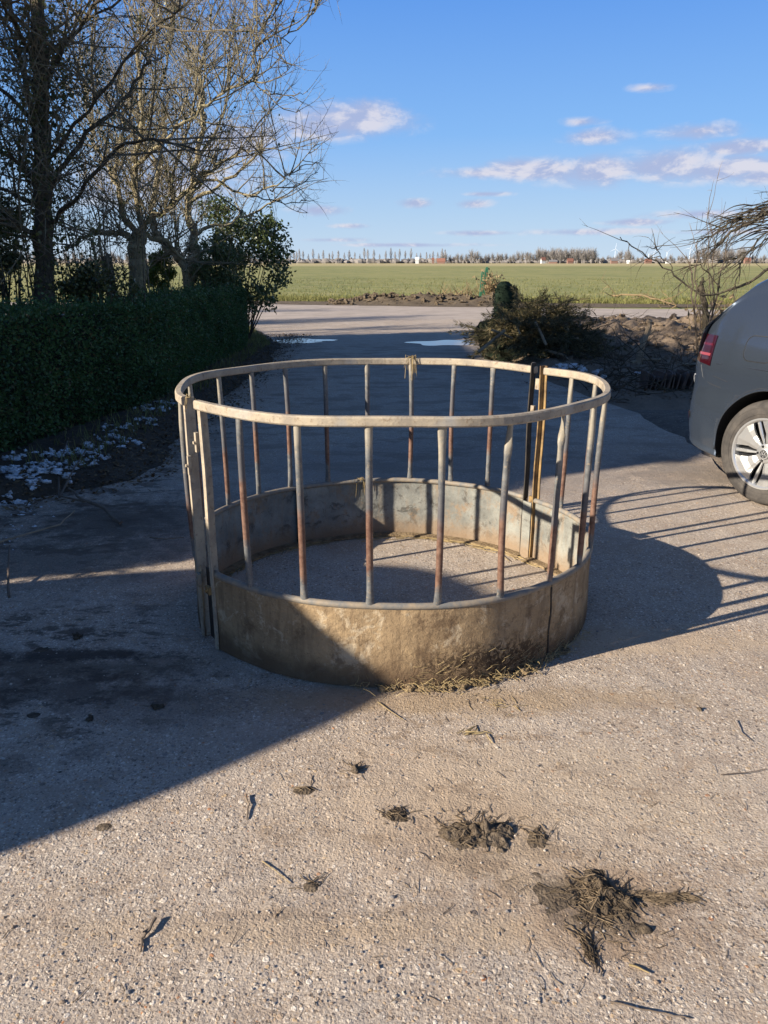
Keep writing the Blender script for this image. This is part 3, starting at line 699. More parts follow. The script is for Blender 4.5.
tag(mb.build('grass', M['grass']), 'rough grass along the verge and the field edge', 'grass', kind='stuff')

# ------------------------------------------------------------------ hedge
def hedge_x(y): return -2.95 + .65 * sstep(4.2, 8.2, y) + .04 * math.sin(y * 1.7)
hd = empty('hedge', (-2.6, 8, 0)); tag(hd, 'long clipped dark green hedge in shade along the left side of the drive', 'hedge')
Y0, Y1, HW, HH = 2.6, 13.1, .85, .97
def hz(x, y): return HH + .06 * (fbm(x * 2, y * 2, 5) - .5) + .02 * math.sin(y * 2.1) + .05 * sstep(9, 5, y)
mb = MB(); rows = []
for j in range(61):
    y = Y0 + .1 + (Y1 - Y0 - .2) * j / 60; x = hedge_x(y); z = hz(x, y) - .07
    rows.append([Vector((x - .09, y, 0)) - Vector((2.6 * 0, 0, 0)), Vector((x - .07, y, z * .5)), Vector((x - .11, y, z)), Vector((x - HW + .08, y, z)), Vector((x - HW + .06, y, 0))])
mb.grid(rows, True); mb.add(rows[0], [(0, 1, 2, 3, 4)]); mb.add(rows[-1], [(4, 3, 2, 1, 0)])
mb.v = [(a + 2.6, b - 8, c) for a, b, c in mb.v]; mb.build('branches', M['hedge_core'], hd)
mb = MB()
def hleaf(p, n, s=1.0):
    d = (n * .6 + rv() * 1.0); mb.leaf(p - Vector((-2.6, 8, 0)), d, rv(), U(.022, .042) * s, U(.012, .022) * s)
for k in range(62000):
    y = Y0 + (Y1 - Y0) * R() ** .85; x = hedge_x(y); z = U(.02, 1) * hz(x, y); bul = .05 * math.sin(PI * min(1, z)) + .07 * (fbm(y * 3.2, z * 4, 8) - .5) * 2 * .7
    hleaf(Vector((x + bul - abs(random.gauss(0, .035)), y, z)), Vector((1, 0, .1)))
for k in range(26000):
    y = U(Y0, Y1); x = hedge_x(y) - U(0, HW); z = hz(x, y) - abs(random.gauss(0, .03)) + .02
    hleaf(Vector((x + .03, y, z)), Vector((0, 0, 1)))
for k in range(7000):
    x = hedge_x(Y1) - U(-.03, HW); z = U(.02, HH); hleaf(Vector((x, Y1 + .03 - abs(random.gauss(0, .03)), z)), Vector((0, 1, .1)))
    if k % 4 == 0: hleaf(Vector((x + U(-.05, .08), Y1 + U(-.12, .08), U(.3, 1.02))), Vector((.5, .5, .2)))
for k in range(2600):    # taller shoots on top
    y = U(Y0, Y1); x = hedge_x(y) - U(0, HW); p = Vector((x, y, hz(x, y))); h = U(.03, .10) + (.12 * R() if R() < .15 else 0)
    for q in range(4): hleaf(p + Vector((0, 0, h * q / 3)), Vector((0, 0, .5)))
mb.build('leaves', M['hedge'], hd)

# ------------------------------------------------------------------ trees
def branch(mb, p, d, L, r, n=7, wob=.25, up=.0, sides=4, r1=.25, droop=0):
    pts = [p.copy()]; d = d.normalized(); s = L / n
    for i in range(n):
        d = (d + rv() * wob * .5 + Vector((0, 0, up - droop * i / n))).normalized(); pts.append(pts[-1] + d * s)
    mb.tube(pts, [r * (1 - (1 - r1) * i / n) for i in range(n + 1)], sides, False); return pts
def sub(pts, k):
    out = []
    for i in range(len(pts) - 1):
        for j in range(k): out.append(pts[i].lerp(pts[i + 1], j / k))
    out.append(pts[-1]); return out
def smooth(pts, it=2):
    pts = [Vector(p) for p in pts]
    for _ in range(it):
        q = [pts[0]]
        for i in range(len(pts) - 1): q += [pts[i] * .75 + pts[i + 1] * .25, pts[i] * .25 + pts[i + 1] * .75]
        q.append(pts[-1]); pts = q
    return pts
def limb(mb, pts, r0, r1, sides=8, jit=.02):
    P = smooth(pts, 2); n = len(P); P = [p + rv() * jit * (1 if 0 < i < n - 1 else 0) for i, p in enumerate(P)]
    mb.tube(P, [(r0 + (r1 - r0) * i / (n - 1)) * (1 + .12 * math.sin(i * 1.9)) for i in range(n)], sides, False); return P
def twigs(mb, pts, n, L, r, up, spread, depth, tmin=.15, leaf=None, lp=0, outw=None, nlev=(3, 5)):
    for _ in range(n):
        t = U(tmin, 1) * (len(pts) - 1); i = min(int(t), len(pts) - 2); p = pts[i].lerp(pts[i + 1], t - i)
        ax = (pts[i + 1] - pts[i]).normalized()
        d = (ax * .5 + rv() * spread + Vector((0, 0, up)));
        if outw is not None: d += outw
        l = U(*L) if depth else U(*L)
        q = branch(mb, p, d, l, r * U(.7, 1.1), 6, .32, up * .10, 4 if depth > 0 else 3)
        if leaf is not None:
            for _k in range(lp):
                z = q[random.randrange(len(q))]; leaf.leaf(z + rv() * .03, rv(), rv(), U(.018, .035), U(.013, .026))
        if depth > 0: twigs(mb, q, random.randint(*nlev), (L[0] * .38, L[1] * .5), r * .5, up * .75, spread * 1.15, depth - 1, .2, leaf, lp, None, nlev)
def tree(name, label, base, cat='tree'):
    e = empty(name, base); tag(e, label, cat); return e
def fin(mb, name, mat, e):
    l = e.location; mb.v = [(a - l.x, b - l.y, c - l.z) for a, b, c in mb.v]; return mb.build(name, mat, e)

# tree A: dark ivy-hung tree at the left
random.seed(21)
yA = 7.4; base = W(44, 300, yA); base.z = 0; base.x = -3.28
eA = tree('ivy_tree', 'dark ivy-clad tree with a thick straight trunk nearest on the left', base)
t = MB(); c = MB(); lf = MB()
def WA(x, y, dy=0): return W(x, y, yA + dy)
tr = limb(t, [base, WA(44, 262), WA(42, 200), WA(40, 140), WA(41, 80), WA(38, 20), WA(36, -60)], .10, .045, 10, .015)
for k in range(9):   # ivy stems wrapping the trunk
    a0 = U(0, 6.28); P = [p + Vector((math.cos(a0 + i * .12), math.sin(a0 + i * .12), 0)) * (.096 - .004 * i) for i, p in enumerate(tr[:14])]; t.tube(P, .012, 5, False)
for k in range(5): limb(t, [base + Vector((U(-.2, .2), U(-.2, .2), 0)), base + Vector((U(-.12, .12), U(-.1, .1), .8)), tr[4] + rv() * .06], .045, .03, 6)
LA = [([(42, 150, 0), (28, 90, .1), (15, 40, .2), (8, -30, .3)], .055), ([(41, 110, 0), (50, 70, -.2), (70, 35, -.4), (110, -10, -.6)], .04), ([(40, 80, 0), (20, 30, -.4), (0, 0, -.8)], .04),
      ([(42, 215, 0), (60, 165, .1), (90, 130, .2), (125, 100, .3), (150, 60, .4)], .05), ([(42, 190, 0), (15, 160, .1), (-20, 140, .2)], .05), ([(44, 240, 0), (20, 225, -.3), (-15, 215, -.5)], .04),
      ([(43, 230, 0), (75, 200, -.3), (110, 150, -.6), (150, 135, -.8), (195, 150, -.9)], .035), ([(42, 170, 0), (80, 120, -.4), (130, 55, -.7), (180, 5, -.9)], .032), ([(42, 60, 0), (90, 20, .3), (150, -20, .4)], .03),
      ([(42, 205, 0), (0, 190, .5), (-40, 170, .8)], .04), ([(42, 130, 0), (-10, 80, .3), (-40, 40, .5)], .04)]
for pl, r in LA:
    P = limb(t, [WA(x, y, dy) for x, y, dy in pl], r * .55, r * .2, 7, .02)
    twigs(c, P, 17, (.4, 1.2), .010, .30, .9, 2, .1, lf, 1)
twigs(c, tr, 26, (.5, 1.2), .010, .2, .9, 2, .25, lf, 2)
for P in [tr]:
    for p in P:
        for _ in range(60): lf.leaf(p + rv() * U(.10, .28), rv(), rv(), U(.035, .06), U(.03, .045))
for k in range(6500):   # ivy mass in the lower crown at left
    p = WA(U(-40, 100), U(60, 290), U(-.5, .9)); 
    if fbm(p.x * 3.1, p.z * 3.1, 17) < .46: continue
    lf.leaf(p, rv(), rv(), U(.02, .042), U(.015, .03))
fin(t, 'trunk', M['bark_dark'], eA); fin(c, 'crown', M['twig_dark'], eA); fin(lf, 'ivy', M['ivy'], eA)

# tangle of upright stems at the left edge
random.seed(22)
b = W(8, 300, 8.6); b.z = 0; e = tree('thicket_shrub', 'thicket of thin bare stems behind the hedge at the left edge', b, 'shrub'); c = MB(); lf = MB()
for k in range(60):
    p = Vector((b.x + U(-.9, 1.35), b.y + U(-.4, .8), 0)); q = branch(c, p, Vector((U(-.2, .2), U(-.1, .1), 1)), U(1.6, 2.9), U(.006, .014), 9, .14, .05, 4)
    twigs(c, q, 5, (.25, .6), .005, .3, .6, 0, .3, lf, 3)
fin(c, 'stems', M['twig_dark'], e); fin(lf, 'leaves', M['ivy'], e)

# tree B: old orchard tree
random.seed(23)
yB = 10.3; base = W(138, 300, yB); base.z = 0; eB = tree('orchard_tree', 'old bare fruit tree with hunched limbs and many upright shoots, middle of the left row', base)
t = MB(); c = MB(); lf = MB()
def WB(x, y, dy=0): return W(x, y, yB + dy)
limb(t, [base, WB(138, 280), WB(137, 255), WB(138, 236)], .125, .10, 10)
BB = [([(138, 242, 0), (118, 232, .1), (98, 230, .2), (84, 238, .3), (66, 250, .4)], .06), ([(138, 240, 0), (150, 235, 0), (168, 243, .2), (185, 262, .5)], .075),
      ([(138, 238, 0), (146, 222, 0), (168, 208, -.1), (190, 190, -.2), (215, 165, -.3), (240, 150, -.3)], .06), ([(136, 238, 0), (124, 215, .2), (116, 185, .3), (118, 150, .4), (126, 110, .5)], .065),
      ([(140, 238, 0), (140, 205, -.2), (134, 170, -.3), (142, 120, -.5), (138, 70, -.6), (140, 20, -.7)], .06), ([(190, 190, -.2), (215, 178, -.3), (240, 195, -.5), (270, 190, -.6), (290, 172, -.7)], .03),
      ([(134, 170, -.3), (165, 140, -.6), (200, 110, -.8), (222, 90, -.9), (255, 82, -1.0)], .036), ([(255, 82, -1.0), (262, 58, -1.0), (285, 40, -1.0), (305, 20, -1.0), (320, 0, -1.0)], .016), ([(255, 82, -1.0), (250, 50, -1), (262, 25, -1.1), (282, 0, -1.1)], .014),
      ([(116, 185, .3), (95, 150, .6), (85, 100, .8), (92, 50, .9)], .035), ([(118, 150, .4), (150, 110, .9), (170, 60, 1.0), (172, 10, 1.1)], .035), ([(168, 208, -.1), (175, 170, .3), (190, 120, .5), (205, 60, .6), (210, 10, .6)], .035)]
for pl, r in BB:
    P = limb(t, [WB(x, y, dy) for x, y, dy in pl], r * .68, r * .22, 8, .035)
    twigs(c, P, 31 if sum(q[0] for q in pl) / len(pl) < 215 else 11, (.4, 1.4 if sum(q[0] for q in pl) / len(pl) < 215 else .9), .011, .55, .85, 2, .12, None, 0, None, (3, 6))
# right hand side: arching outer twigs
for pl in ([(255, 82), (275, 105), (300, 112)], [(240, 150), (270, 150), (300, 148)], [(270, 190), (300, 186), (318, 172)], [(262, 90), (285, 98), (308, 92)], [(240, 150), (262, 120), (270, 108)], [(255, 82), (252, 40), (262, 8)], [(285, 176), (305, 165), (322, 160)], [(250, 195), (285, 205), (306, 200)]):
    P = limb(c, [WB(x, y, U(-1, -.6)) for x, y in pl], .009, .003, 4, .02); twigs(c, P, 8, (.2, .55), .004, .15, .8, 1, .1, None, 0, None, (1, 3))
for k in range(1800):
    p = WB(U(60, 225), U(120, 250), U(-.8, .9)); lf.leaf(p, rv(), rv(), U(.02, .04), U(.015, .03))
fin(t, 'trunk', M['bark'], eB); fin(c, 'crown', M['twigb'], eB); fin(lf, 'lichen_leaves', M['ivy'], eB)

# tree C: two-stemmed tree to its right
random.seed(24)
yC = 12.6; base = W(184, 300, yC); base.z = 0; eC = tree('orchard_tree', 'bare fruit tree with a V-shaped trunk, right of the hunched one', base)
t = MB(); c = MB(); lf = MB()
def WC(x, y, dy=0): return W(x, y, yC + dy)
CC = [([(186, 300, 0), (187, 275, 0), (184, 262, 0), (172, 250, .1), (158, 240, .2), (150, 215, .3), (160, 170, .5), (165, 110, .5)], .12), ([(188, 280, 0), (196, 262, 0), (194, 235, .1), (188, 205, .2), (196, 165, .3), (205, 120, .4), (200, 60, .4)], .11),
      ([(188, 205, .2), (215, 190, 0), (245, 165, 0), (265, 150, 0)], .045), ([(194, 235, .1), (220, 225, .3), (250, 215, .5), (280, 200, .6)], .04), ([(196, 165, .3), (220, 130, .6), (232, 80, .8), (235, 30, .8)], .04), ([(160, 170, .5), (140, 130, .9), (120, 80, 1.1)], .04),
      ([(205, 120, .4), (190, 70, .9), (180, 10, 1.1)], .03)]
for pl, r in CC:
    P = limb(t, [WC(x, y, dy) for x, y, dy in pl] if pl[0][1] < 300 else [base] + [WC(x, y, dy) for x, y, dy in pl[1:]], r * .8, r * .22, 8, .035)
    twigs(c, P, 28 if sum(q[0] for q in pl) / len(pl) < 215 else 12, (.4, 1.4 if sum(q[0] for q in pl) / len(pl) < 215 else 1.0), .011, .5, .85, 2, .3, None, 0, None, (3, 6))
fin(t, 'trunk', M['bark'], eC); fin(c, 'crown', M['twig'], eC)

for k_, (src, lx, ly, rz, lb) in enumerate(((eB, -10.2, 15.6, 1.3, 'bare fruit tree beyond the left edge of the garden, farther one'), (eC, -8.9, 13.6, 2.6, 'bare fruit tree beyond the left edge of the garden, nearer one'), (eB, -13.5, 20.5, 4.0, 'bare fruit tree beyond the left edge by the farm road'))):
    e2 = src.copy(); COL.objects.link(e2); e2.location = (lx, ly, 0); e2.rotation_euler = (0, 0, rz); e2['label'] = lb
    for ch in list(src.children):
        c2 = ch.copy(); COL.objects.link(c2); c2.parent = e2
# pruned stub and slanting poles behind the hedge
random.seed(25)
b = W(116, 300, 9.2); b.z = 0; mb = MB(); limb(mb, [b * 0, Vector((.0, 0, .7)), Vector((-.05, 0, 1.45))], .06, .05, 8, .01); mb.tube([(-.05, 0, 1.45), (-.06, 0, 1.47)], .05, 8)
tag(mb.build('tree_stub', M['bark_dark'], loc=b), 'sawn-off dark stub standing between the two left trees', 'stump')
for px0, px1, lb in ((104, 92, 'left one of two thin slanting stakes behind the hedge'), (110, 99, 'right one of two thin slanting stakes behind the hedge')):
    b = W(px0, 300, 9.8); b.z = 0; q = W(px1, 238, 9.8) - b; mb = MB(); limb(mb, [Vector((0, 0, 0)), q * .5 + Vector((.02, 0, 0)), q], .022, .018, 6, .005); tag(mb.build('stake', M['bark'], loc=b), lb, 'stake')

# evergreen shrubs
def leafy(name, label, y, box, n, mat, wood, size, seed, gap=.42, cat='shrub', stems=10):
    random.seed(seed); x0, x1, yt, yb_, dep = box
    b = W((x0 + x1) / 2, 300, y); b.z = 0; e = tree(name, label, b, cat); lf = MB(); st = MB()
    top = W((x0 + x1) / 2, yt, y).z; bot = max(.02, W((x0 + x1) / 2, yb_, y).z); hw = (W(x1, 280, y).x - W(x0, 280, y).x) / 2
    cl = []
    for k in range(int(26 + n / 400)):
        while True:
            u, v, w = U(-1, 1), U(-1, 1), U(-1, 1)
            if u * u + v * v + w * w < 1: break
        c = Vector((b.x + u * hw, y + v * dep, (top + bot) / 2 + w * (top - bot) / 2)); cl.append(c)
        if k < stems + 14: branch(st, Vector((b.x + U(-.1, .1), y + U(-.1, .1), .0)), c - Vector((b.x, y, .0)), (c - Vector((b.x, y, 0))).length, .014, 7, .12, 0, 5)
    for k in range(n):
        c = cl[random.randrange(len(cl))]; r = hw * .27; p = c + rv() * r * U(.4, 1.15) ** .5
        lf.leaf(p, rv() + Vector((0, 0, -.2)), rv(), U(.6, 1.1) * size, U(.35, .6) * size)
    for c in cl:
        for q in range(2): 
            P = branch(st, c, rv() + Vector((0, 0, .2)), hw * .45, .006, 5, .3, 0, 3)
            for z in P:
                for _ in range(4): lf.leaf(z + rv() * .04, rv(), rv(), size * .9, size * .5)
    fin(st, 'stems', wood, e); fin(lf, 'leaves', mat, e)
leafy('evergreen_shrub', 'large dark glossy evergreen bush at the end of the hedge under the bare trees', 14.1, (198, 288, 196, 312, .85), 6200, M['shrub'], M['bark_dark'], .08, 31)
leafy('evergreen_shrub', 'lower evergreen growth filling the gap between trunk and bush', 12.9, (185, 245, 240, 296, .5), 3000, M['shrub'], M['bark_dark'], .06, 32)
leafy('yellow_shrub', 'small bright yellow-green shrub seen between the tree trunks', 13.6, (146, 178, 246, 296, .4), 3800, M['yellow_shrub'], M['bark'], .05, 33)
leafy('evergreen_shrub', 'loose ivy-green bush behind the hedge at the far left', 8.3, (-30, 30, 180, 292, .5), 2600, M['ivy'], M['bark_dark'], .055, 34)
leafy('evergreen_shrub', 'ragged green growth on top of the hedge beside the thick trunk', 7.9, (58, 135, 268, 304, .35), 1100, M['ivy'], M['bark_dark'], .05, 35)

# ------------------------------------------------------------------ right side: bank, brush, shrub
random.seed(41)
# brush heap of conifer cuttings
bh = empty('brush_heap', (G(540, 362).x, 11.6, 0)); tag(bh, 'heap of dark conifer cuttings and branches beside the drive', 'brush heap')
c = MB(); lf = MB(); cx, cy = bh.location.x, 11.7
def heap_h(x): return .80 * math.exp(-((x + .0) / .68) ** 4) * (1 - .12 * (x > .4)) + .04
for k in range(420):
    x = random.gauss(.04, .38); y = random.gauss(0, .40)
    if abs(x) > .75: continue
    z = heap_h(x) * (1 - min(.9, (y / 1.1) ** 2)) * U(.35, 1.0)
    if x < -.35 and y < -.15 and z < .35: z += .3
    d = Vector((x * .9 + random.gauss(0, .5), y * .6 - .25 + random.gauss(0, .4), U(-.35, .35)))
    P = branch(c, Vector((x, y, z)), d, U(.25, .6), .006, 6, .25, -.02, 4)
    for i, p in enumerate(P):
        for _ in range(11):
            dd = (P[min(i + 1, len(P) - 1)] - P[max(i - 1, 0)]).normalized() * .9 + rv() * .7; q = p + rv() * .02
            if q.z < .05: continue
            lf.leaf(q, dd, rv(), U(.05, .12), U(.006, .014))
mats = [tag(c.build('branches', M['bark_dark'], bh), kind='stuff'), lf.build('needles', M['conifer'], bh)]
for o in mats: o.location = (0, .1, 0)
mb = MB()
for a_, b_, r in [((535, 322), (546, 345), .028), ((505, 330), (478, 352), .03), ((512, 338), (492, 330), .02), ((560, 343), (578, 338), .016), ((545, 350), (566, 356), .026), ((515, 320), (520, 334), .015)]:
    p = W(a_[0], a_[1], 10.9 + U(-.1, .2)) - Vector(bh.location); q = W(b_[0], b_[1], 10.8) - Vector(bh.location); mb = MB(); mb.tube(smooth([p, (p + q) / 2 + rv() * .012, q], 1), r * .75, 7); mb.build('cut_limb', M['wood'], bh)
# dark core so the heap is not see-through at its foot
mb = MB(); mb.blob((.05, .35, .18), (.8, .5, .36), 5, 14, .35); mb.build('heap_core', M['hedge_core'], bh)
# mossy stump behind the heap
sx = W(506, 300, 12.9); e = empty('stump', (sx.x, 12.9, 0)); tag(e, 'dark moss-green rounded stump sticking up behind the brush heap', 'stump')
mb = MB(); k_ = 12.9 / (F * .95)
rows = []
for i, (z, r) in enumerate([(0, .17), (.3, .165), (.6, .16), (.85, .16), (.97, .15), (1.04, .12), (1.08, .07), (1.09, .01)]):
    rows.append([Vector((-.03 + r * 1.0 * math.cos(a), r * .8 * math.sin(a), z * 1.0 + .02 * math.sin(3 * a))) for a in [2 * PI * j / 16 for j in range(16)]])
mb.grid(rows, True); o1 = mb.build('trunk', M['stump'], e, smooth=True)
mb = MB(); mb.blob((.13, 0, .80), (.07, .07, .19), 3, 8, .4); mb.blob((.16, 0, .97), (.03, .04, .03), 4, 6, .4); mb.build('knob', M['stump'], e)
mb = MB()
for k in range(900):
    a = U(0, 6.28); z = U(.2, 1.05); r = .165 * (1 if z < .9 else .85); mb.leaf(Vector((-.03 + r * math.cos(a), r * .8 * math.sin(a), z)), rv() + Vector((math.cos(a), math.sin(a), 0)), rv(), U(.015, .04), .02)
mb.build('moss', M['stump'], e)
# green stakes and dead plant
for (xa, ya), (xb, yb), lb in (((480, 300), (483, 271), 'left one of two green painted stakes at the field edge'), ((482.5, 300), (487, 268), 'taller right one of two green painted stakes at the field edge')):
    Y = 29.0; p = W(xa, ya, Y); p.z = 0; q = W(xb, yb, Y) - p; mb = MB(); ax = q.normalized(); Mx = Vector((0, 0, 1)).rotation_difference(ax).to_matrix()
    mb.box(q / 2, (.10, .08, q.length), Mx); mb.box(q * .985 + Vector((0, 0, .02)), (.07, .05, .06), Mx); tag(mb.build('stake', M['green_paint'], loc=p), lb, 'stake', 'green stakes at the field edge')
def deadplant(label, px, Y, w, h, n, seed):
    random.seed(seed); p = W(px, 300, Y); p.z = 0; mb = MB()
    for k in range(n):
        a = U(0, 6.28); b0 = Vector((U(-w, w) * .5, U(-w, w) * .4, 0)); q = branch(mb, b0, Vector((math.cos(a) * .25, math.sin(a) * .25, 1)), U(.4, 1) * h, .012, 6, .3, 0, 3)
        for z in q[1:]: mb.leaf(z, rv(), rv(), .12, .06)
    tag(mb.build('dead_plant', M['drygrass'], loc=p), label, 'plant')
deadplant('dead brown upright plant beside the green stakes', 492, 28.7, .45, 1.15, 110, 51)
# dry branch lying on the field verge
random.seed(52); mb = MB(); A = G(612, 298); 
P = limb(mb, [Vector((0, 0, .1)), G(640, 300) - A + Vector((0, 0, .2)), G(660, 304) - A + Vector((0, 0, .12)), G(676, 308) - A + Vector((0, 0, .05))], .04, .02, 6, .04)
twigs(mb, P, 16, (.4, 1.0), .02, .05, .6, 1, 0); tag(mb.build('dead_branch', M['drygrass'], loc=A), 'long pale dry branch lying on the grass beyond the road', 'branch')
random.seed(53); mb = MB(); A = G(465, 298)
for k in range(90): branch(mb, Vector((U(-1.2, 1.0), U(-.4, .4), 0)), Vector((U(-1, 1), U(-.4, .4), .5)), U(.3, .8), .02, 4, .3, 0, 3)
tag(mb.build('dead_grass', M['drygrass'], loc=A), 'tuft of pale dead grass left of the green stakes', 'plant')
mb = MB(); random.seed(54)
for k in range(420):
    x = U(-2.0, 4.8); y = 28.6 - .16 * x + random.gauss(0, .6); s = .02 + .09 * R() ** 3; mb.blob((x, y, f_far(x, y) + s * .2), (s, s * .9, s * .6), k, 7, .95)
tag(mb.build('earth_clods', M['ditch']), 'row of turned earth clods along the far road edge', 'earth', kind='stuff')
mb = MB()
for k in range(700):
    x = U(2.2, 8.5); y = U(10.2, 14.5); s = .012 + .07 * R() ** 4; mb.blob((x, y, f_soil(x, y) + s * .2), (s, s * .9, s * .6), k + 900, 6, .95)
tag(mb.build('earth_clods', M['soil']), 'clods of dug earth over the face of the bank', 'earth', kind='stuff')
# tangle of dead stems on the bank
random.seed(55); mb = MB()
for k in range(170):
    px, py = (U(575, 640), U(335, 388)) if k % 2 else (U(600, 705), U(366, 398)); p = G(px, py, .05); p.z = f_soil(p.x, p.y)
    branch(mb, p, Vector((random.gauss(0, 1), random.gauss(0, .5), U(0, .8))), U(.3, .9), U(.003, .009), 7, .6, -.05, 4)
tag(mb.build('twig_tangle', M['bark_dark']), 'tangle of dead stems and twigs at the foot of the earth bank', 'twigs', kind='stuff')
# leaning weathered branch post
p = G(637, 372); q = W(650, 321, p.y + .1); mb = MB(); P = limb(mb, [Vector((0, 0, 0)), (q - p) * .5 + Vector((-.03, 0, 0)), (q - p) * .8 + Vector((.01, 0, 0)), q - p], .055, .022, 8, .008)
mb.tube([P[8], P[8] + Vector((.12, 0, .10))], [.02, .01], 5); tag(mb.build('leaning_post', M['wood'], loc=p), 'pale weathered broken post leaning out of the earth bank', 'post')
for lb, a, b2, r in (('long pale branch lying across the tiles near the car', (622, 372), (702, 374), .03), ('thin grey branch lying in front of the bank', (598, 383), (655, 380), .02), ('crooked branch leaning beside the bare shrub', (683, 366), (701, 352), .015)):
    A = G(*a); B = G(*b2); mb = MB(); limb(mb, [Vector((0, 0, .10)), (B - A) * .4 + Vector((0, .1, .2)), (B - A) * .7 + Vector((0, -.1, .14)), (B - A) + Vector((0, 0, .12))], r, r * .5, 6, .02); tag(mb.build('fallen_branch', M['wood'] if r > .025 else M['woodd'], loc=A), lb, 'branch')
# stack of old tiles on edge
A = G(648, 394); e = empty('tile_stack', (A.x, A.y, 0)); tag(e, 'row of old clay roof tiles stacked on edge beside the bank', 'tiles')
for k in range(13):
    mb = MB(); n = 6; h = .16 + U(-.03, .02)
    rows = [[Vector((-.006, u * .15, 0)) + Vector((.012 * math.cos(u * 3), 0, 0)), Vector((-.006, u * .15, h)) + Vector((.012 * math.cos(u * 3), 0, 0)), Vector((.010, u * .15, h)) + Vector((.012 * math.cos(u * 3), 0, 0)), Vector((.010, u * .15, 0)) + Vector((.012 * math.cos(u * 3), 0, 0))] for u in [-1 + 2 * i / n for i in range(n + 1)]]
    mb.grid(rows, True); mb.add(rows[0], [(3, 2, 1, 0)]); mb.add(rows[-1], [(0, 1, 2, 3)])
    o = mb.build('tile', M['tile'], e); o.location = (k * .042, .15, .03 + f_soil(A.x + k * .042, A.y + .15)); o.rotation_euler = (U(-.06, .06), .18 + U(-.16, .16), U(-.15, .15))

# bare shrub beside the car
random.seed(61)
Y = 9.0; b = W(705, 400, Y); b.z = 0; e = tree('bare_shrub', 'bare dark shrub with a broken upright stem behind the car', b, 'shrub'); t = MB(); c = MB()
def WS(x, y, dy=0): return W(x, y, Y + dy)
limb(t, [b, WS(704, 360), WS(707, 320), WS(705, 305), WS(700, 285)], .045, .028, 8, .01); limb(t, [WS(700, 290), WS(703, 278)], .03, .012, 6)
for pl, r in (([(703, 370), (694, 330), (692, 290), (690, 262)], .016), ([(704, 360), (712, 310), (722, 275), (728, 235)], .014), ([(706, 345), (698, 315), (696, 285), (698, 240)], .012), ([(705, 330), (716, 300), (712, 270), (718, 230)], .010), ([(704, 350), (688, 340), (680, 366)], .014), ([(704, 372), (724, 340), (735, 300)], .012), ([(704, 360), (712, 330), (708, 215)], .009)):
    P = limb(c, [WS(x, y, U(-.15, .2)) for x, y in pl], r, r * .35, 5, .02); twigs(c, P, 7, (.2, .5), .005, .3, .6, 1, .2, None, 0, None, (1, 3))
fin(t, 'trunk', M['bark_dark'], e); fin(c, 'crown', M['woodd'], e)
# overhanging tree off the right edge
random.seed(62)
Y = 8.2; b = W(905, 300, Y); b.z = 0; e = tree('overhanging_tree', 'bare tree at the right edge whose drooping twigs hang over the car', b); t = MB(); c = MB()
def WO(x, y, dy=0): return W(x, y, Y + dy)
limb(t, [b, WO(900, 300), WO(890, 240), WO(895, 150)], .13, .08, 10)
for pl, r in (([(893, 220), (850, 200), (810, 206), (775, 212), (745, 222), (722, 240), (705, 262)], .045), ([(850, 200), (800, 190), (768, 205), (742, 214), (720, 232), (702, 240)], .02), ([(840, 215), (790, 222), (760, 235), (740, 262), (735, 290)], .018), ([(820, 240), (780, 262), (745, 285), (705, 300), (678, 275), (655, 262), (620, 237)], .022),
              ([(775, 212), (752, 210), (735, 222), (716, 228)], .012), ([(720, 288), (700, 262), (688, 268)], .010), ([(850, 200), (800, 226), (775, 235), (750, 250), (728, 262)], .014), ([(860, 180), (810, 170), (780, 195), (765, 208)], .02), ([(672, 270), (660, 252), (655, 246)], .006)):
    P = limb(c, [WO(x, y, -.02 * i) for i, (x, y) in enumerate(pl)], r * .75, .004, 6, .02); k = 16 if pl[-1][0] > 690 else 7
    twigs(c, P, k, (.15, .5), .0055, -.28, .55, 1, .3, None, 0, Vector((-.45, 0, 0)) if k > 10 else None, (1, 3))
for k in range(40):
    P = branch(c, WO(U(745, 800), U(205, 232), U(-.3, .3)), Vector((-1, U(-.3, .3), U(-.1, .2))), U(.25, .7), .007, 9, .2, -.06, 4, .3, .08)
fin(t, 'trunk', M['bark_dark'], e); fin(c, 'crown', M['bark_dark'], e)
deadplant('tan dead stems standing behind the car roof', 752, 12.2, 1.3, 1.0, 90, 56)

# ------------------------------------------------------------------ car
random.seed(70)
hub = G(764.5, 454, .316); TH = -math.atan2(.883, .47)
Rz = Matrix.Rotation(TH, 3, 'Z')
HX = .775; HY = -.775
org = Vector((hub.x, hub.y, 0)) - Rz @ Vector((HX, -.87, 0))
car = empty('parked_car', (org.x, org.y, 0), TH); tag(car, 'grey metallic hatchback with silver alloy wheels parked at the right edge', 'car')
t = NT('grey_metallic_paint'); t.col(t.mix(t.ramp(t.noise(900, 2), [(.4, 0.0), (.6, 1.0)]), (.048, .062, .087), (.076, .096, .127)))
dirt = t.rngd(t.math('ADD', t.sep()[2], t.math('MULTIPLY', t.math('SUBTRACT', t.noise(6, 5, .7), .5), .35)), .55, .18)
t.b.inputs['Metallic'].default_value = .65; t.rough(t.math('ADD', .22, t.math('MULTIPLY', dirt, .3))); t.b.inputs['Coat Weight'].default_value = .8; t.b.inputs['Coat Roughness'].default_value = .08
M['paint'] = t.mat
M['rubber'] = m_var('tyre_rubber', (.035, .032, .03), (.085, .075, .065), 10, .85, .3, .002, 120)
M['black'] = m_plain('black_plastic', (.015, .015, .016), .55); M['well'] = m_plain('wheel_well', (.006, .006, .006), .9)
M['alloy'] = m_plain('silver_alloy', (.55, .55, .54), .35, .8); M['darkalloy'] = m_plain('black_gloss_alloy', (.02, .02, .022), .3, .3)
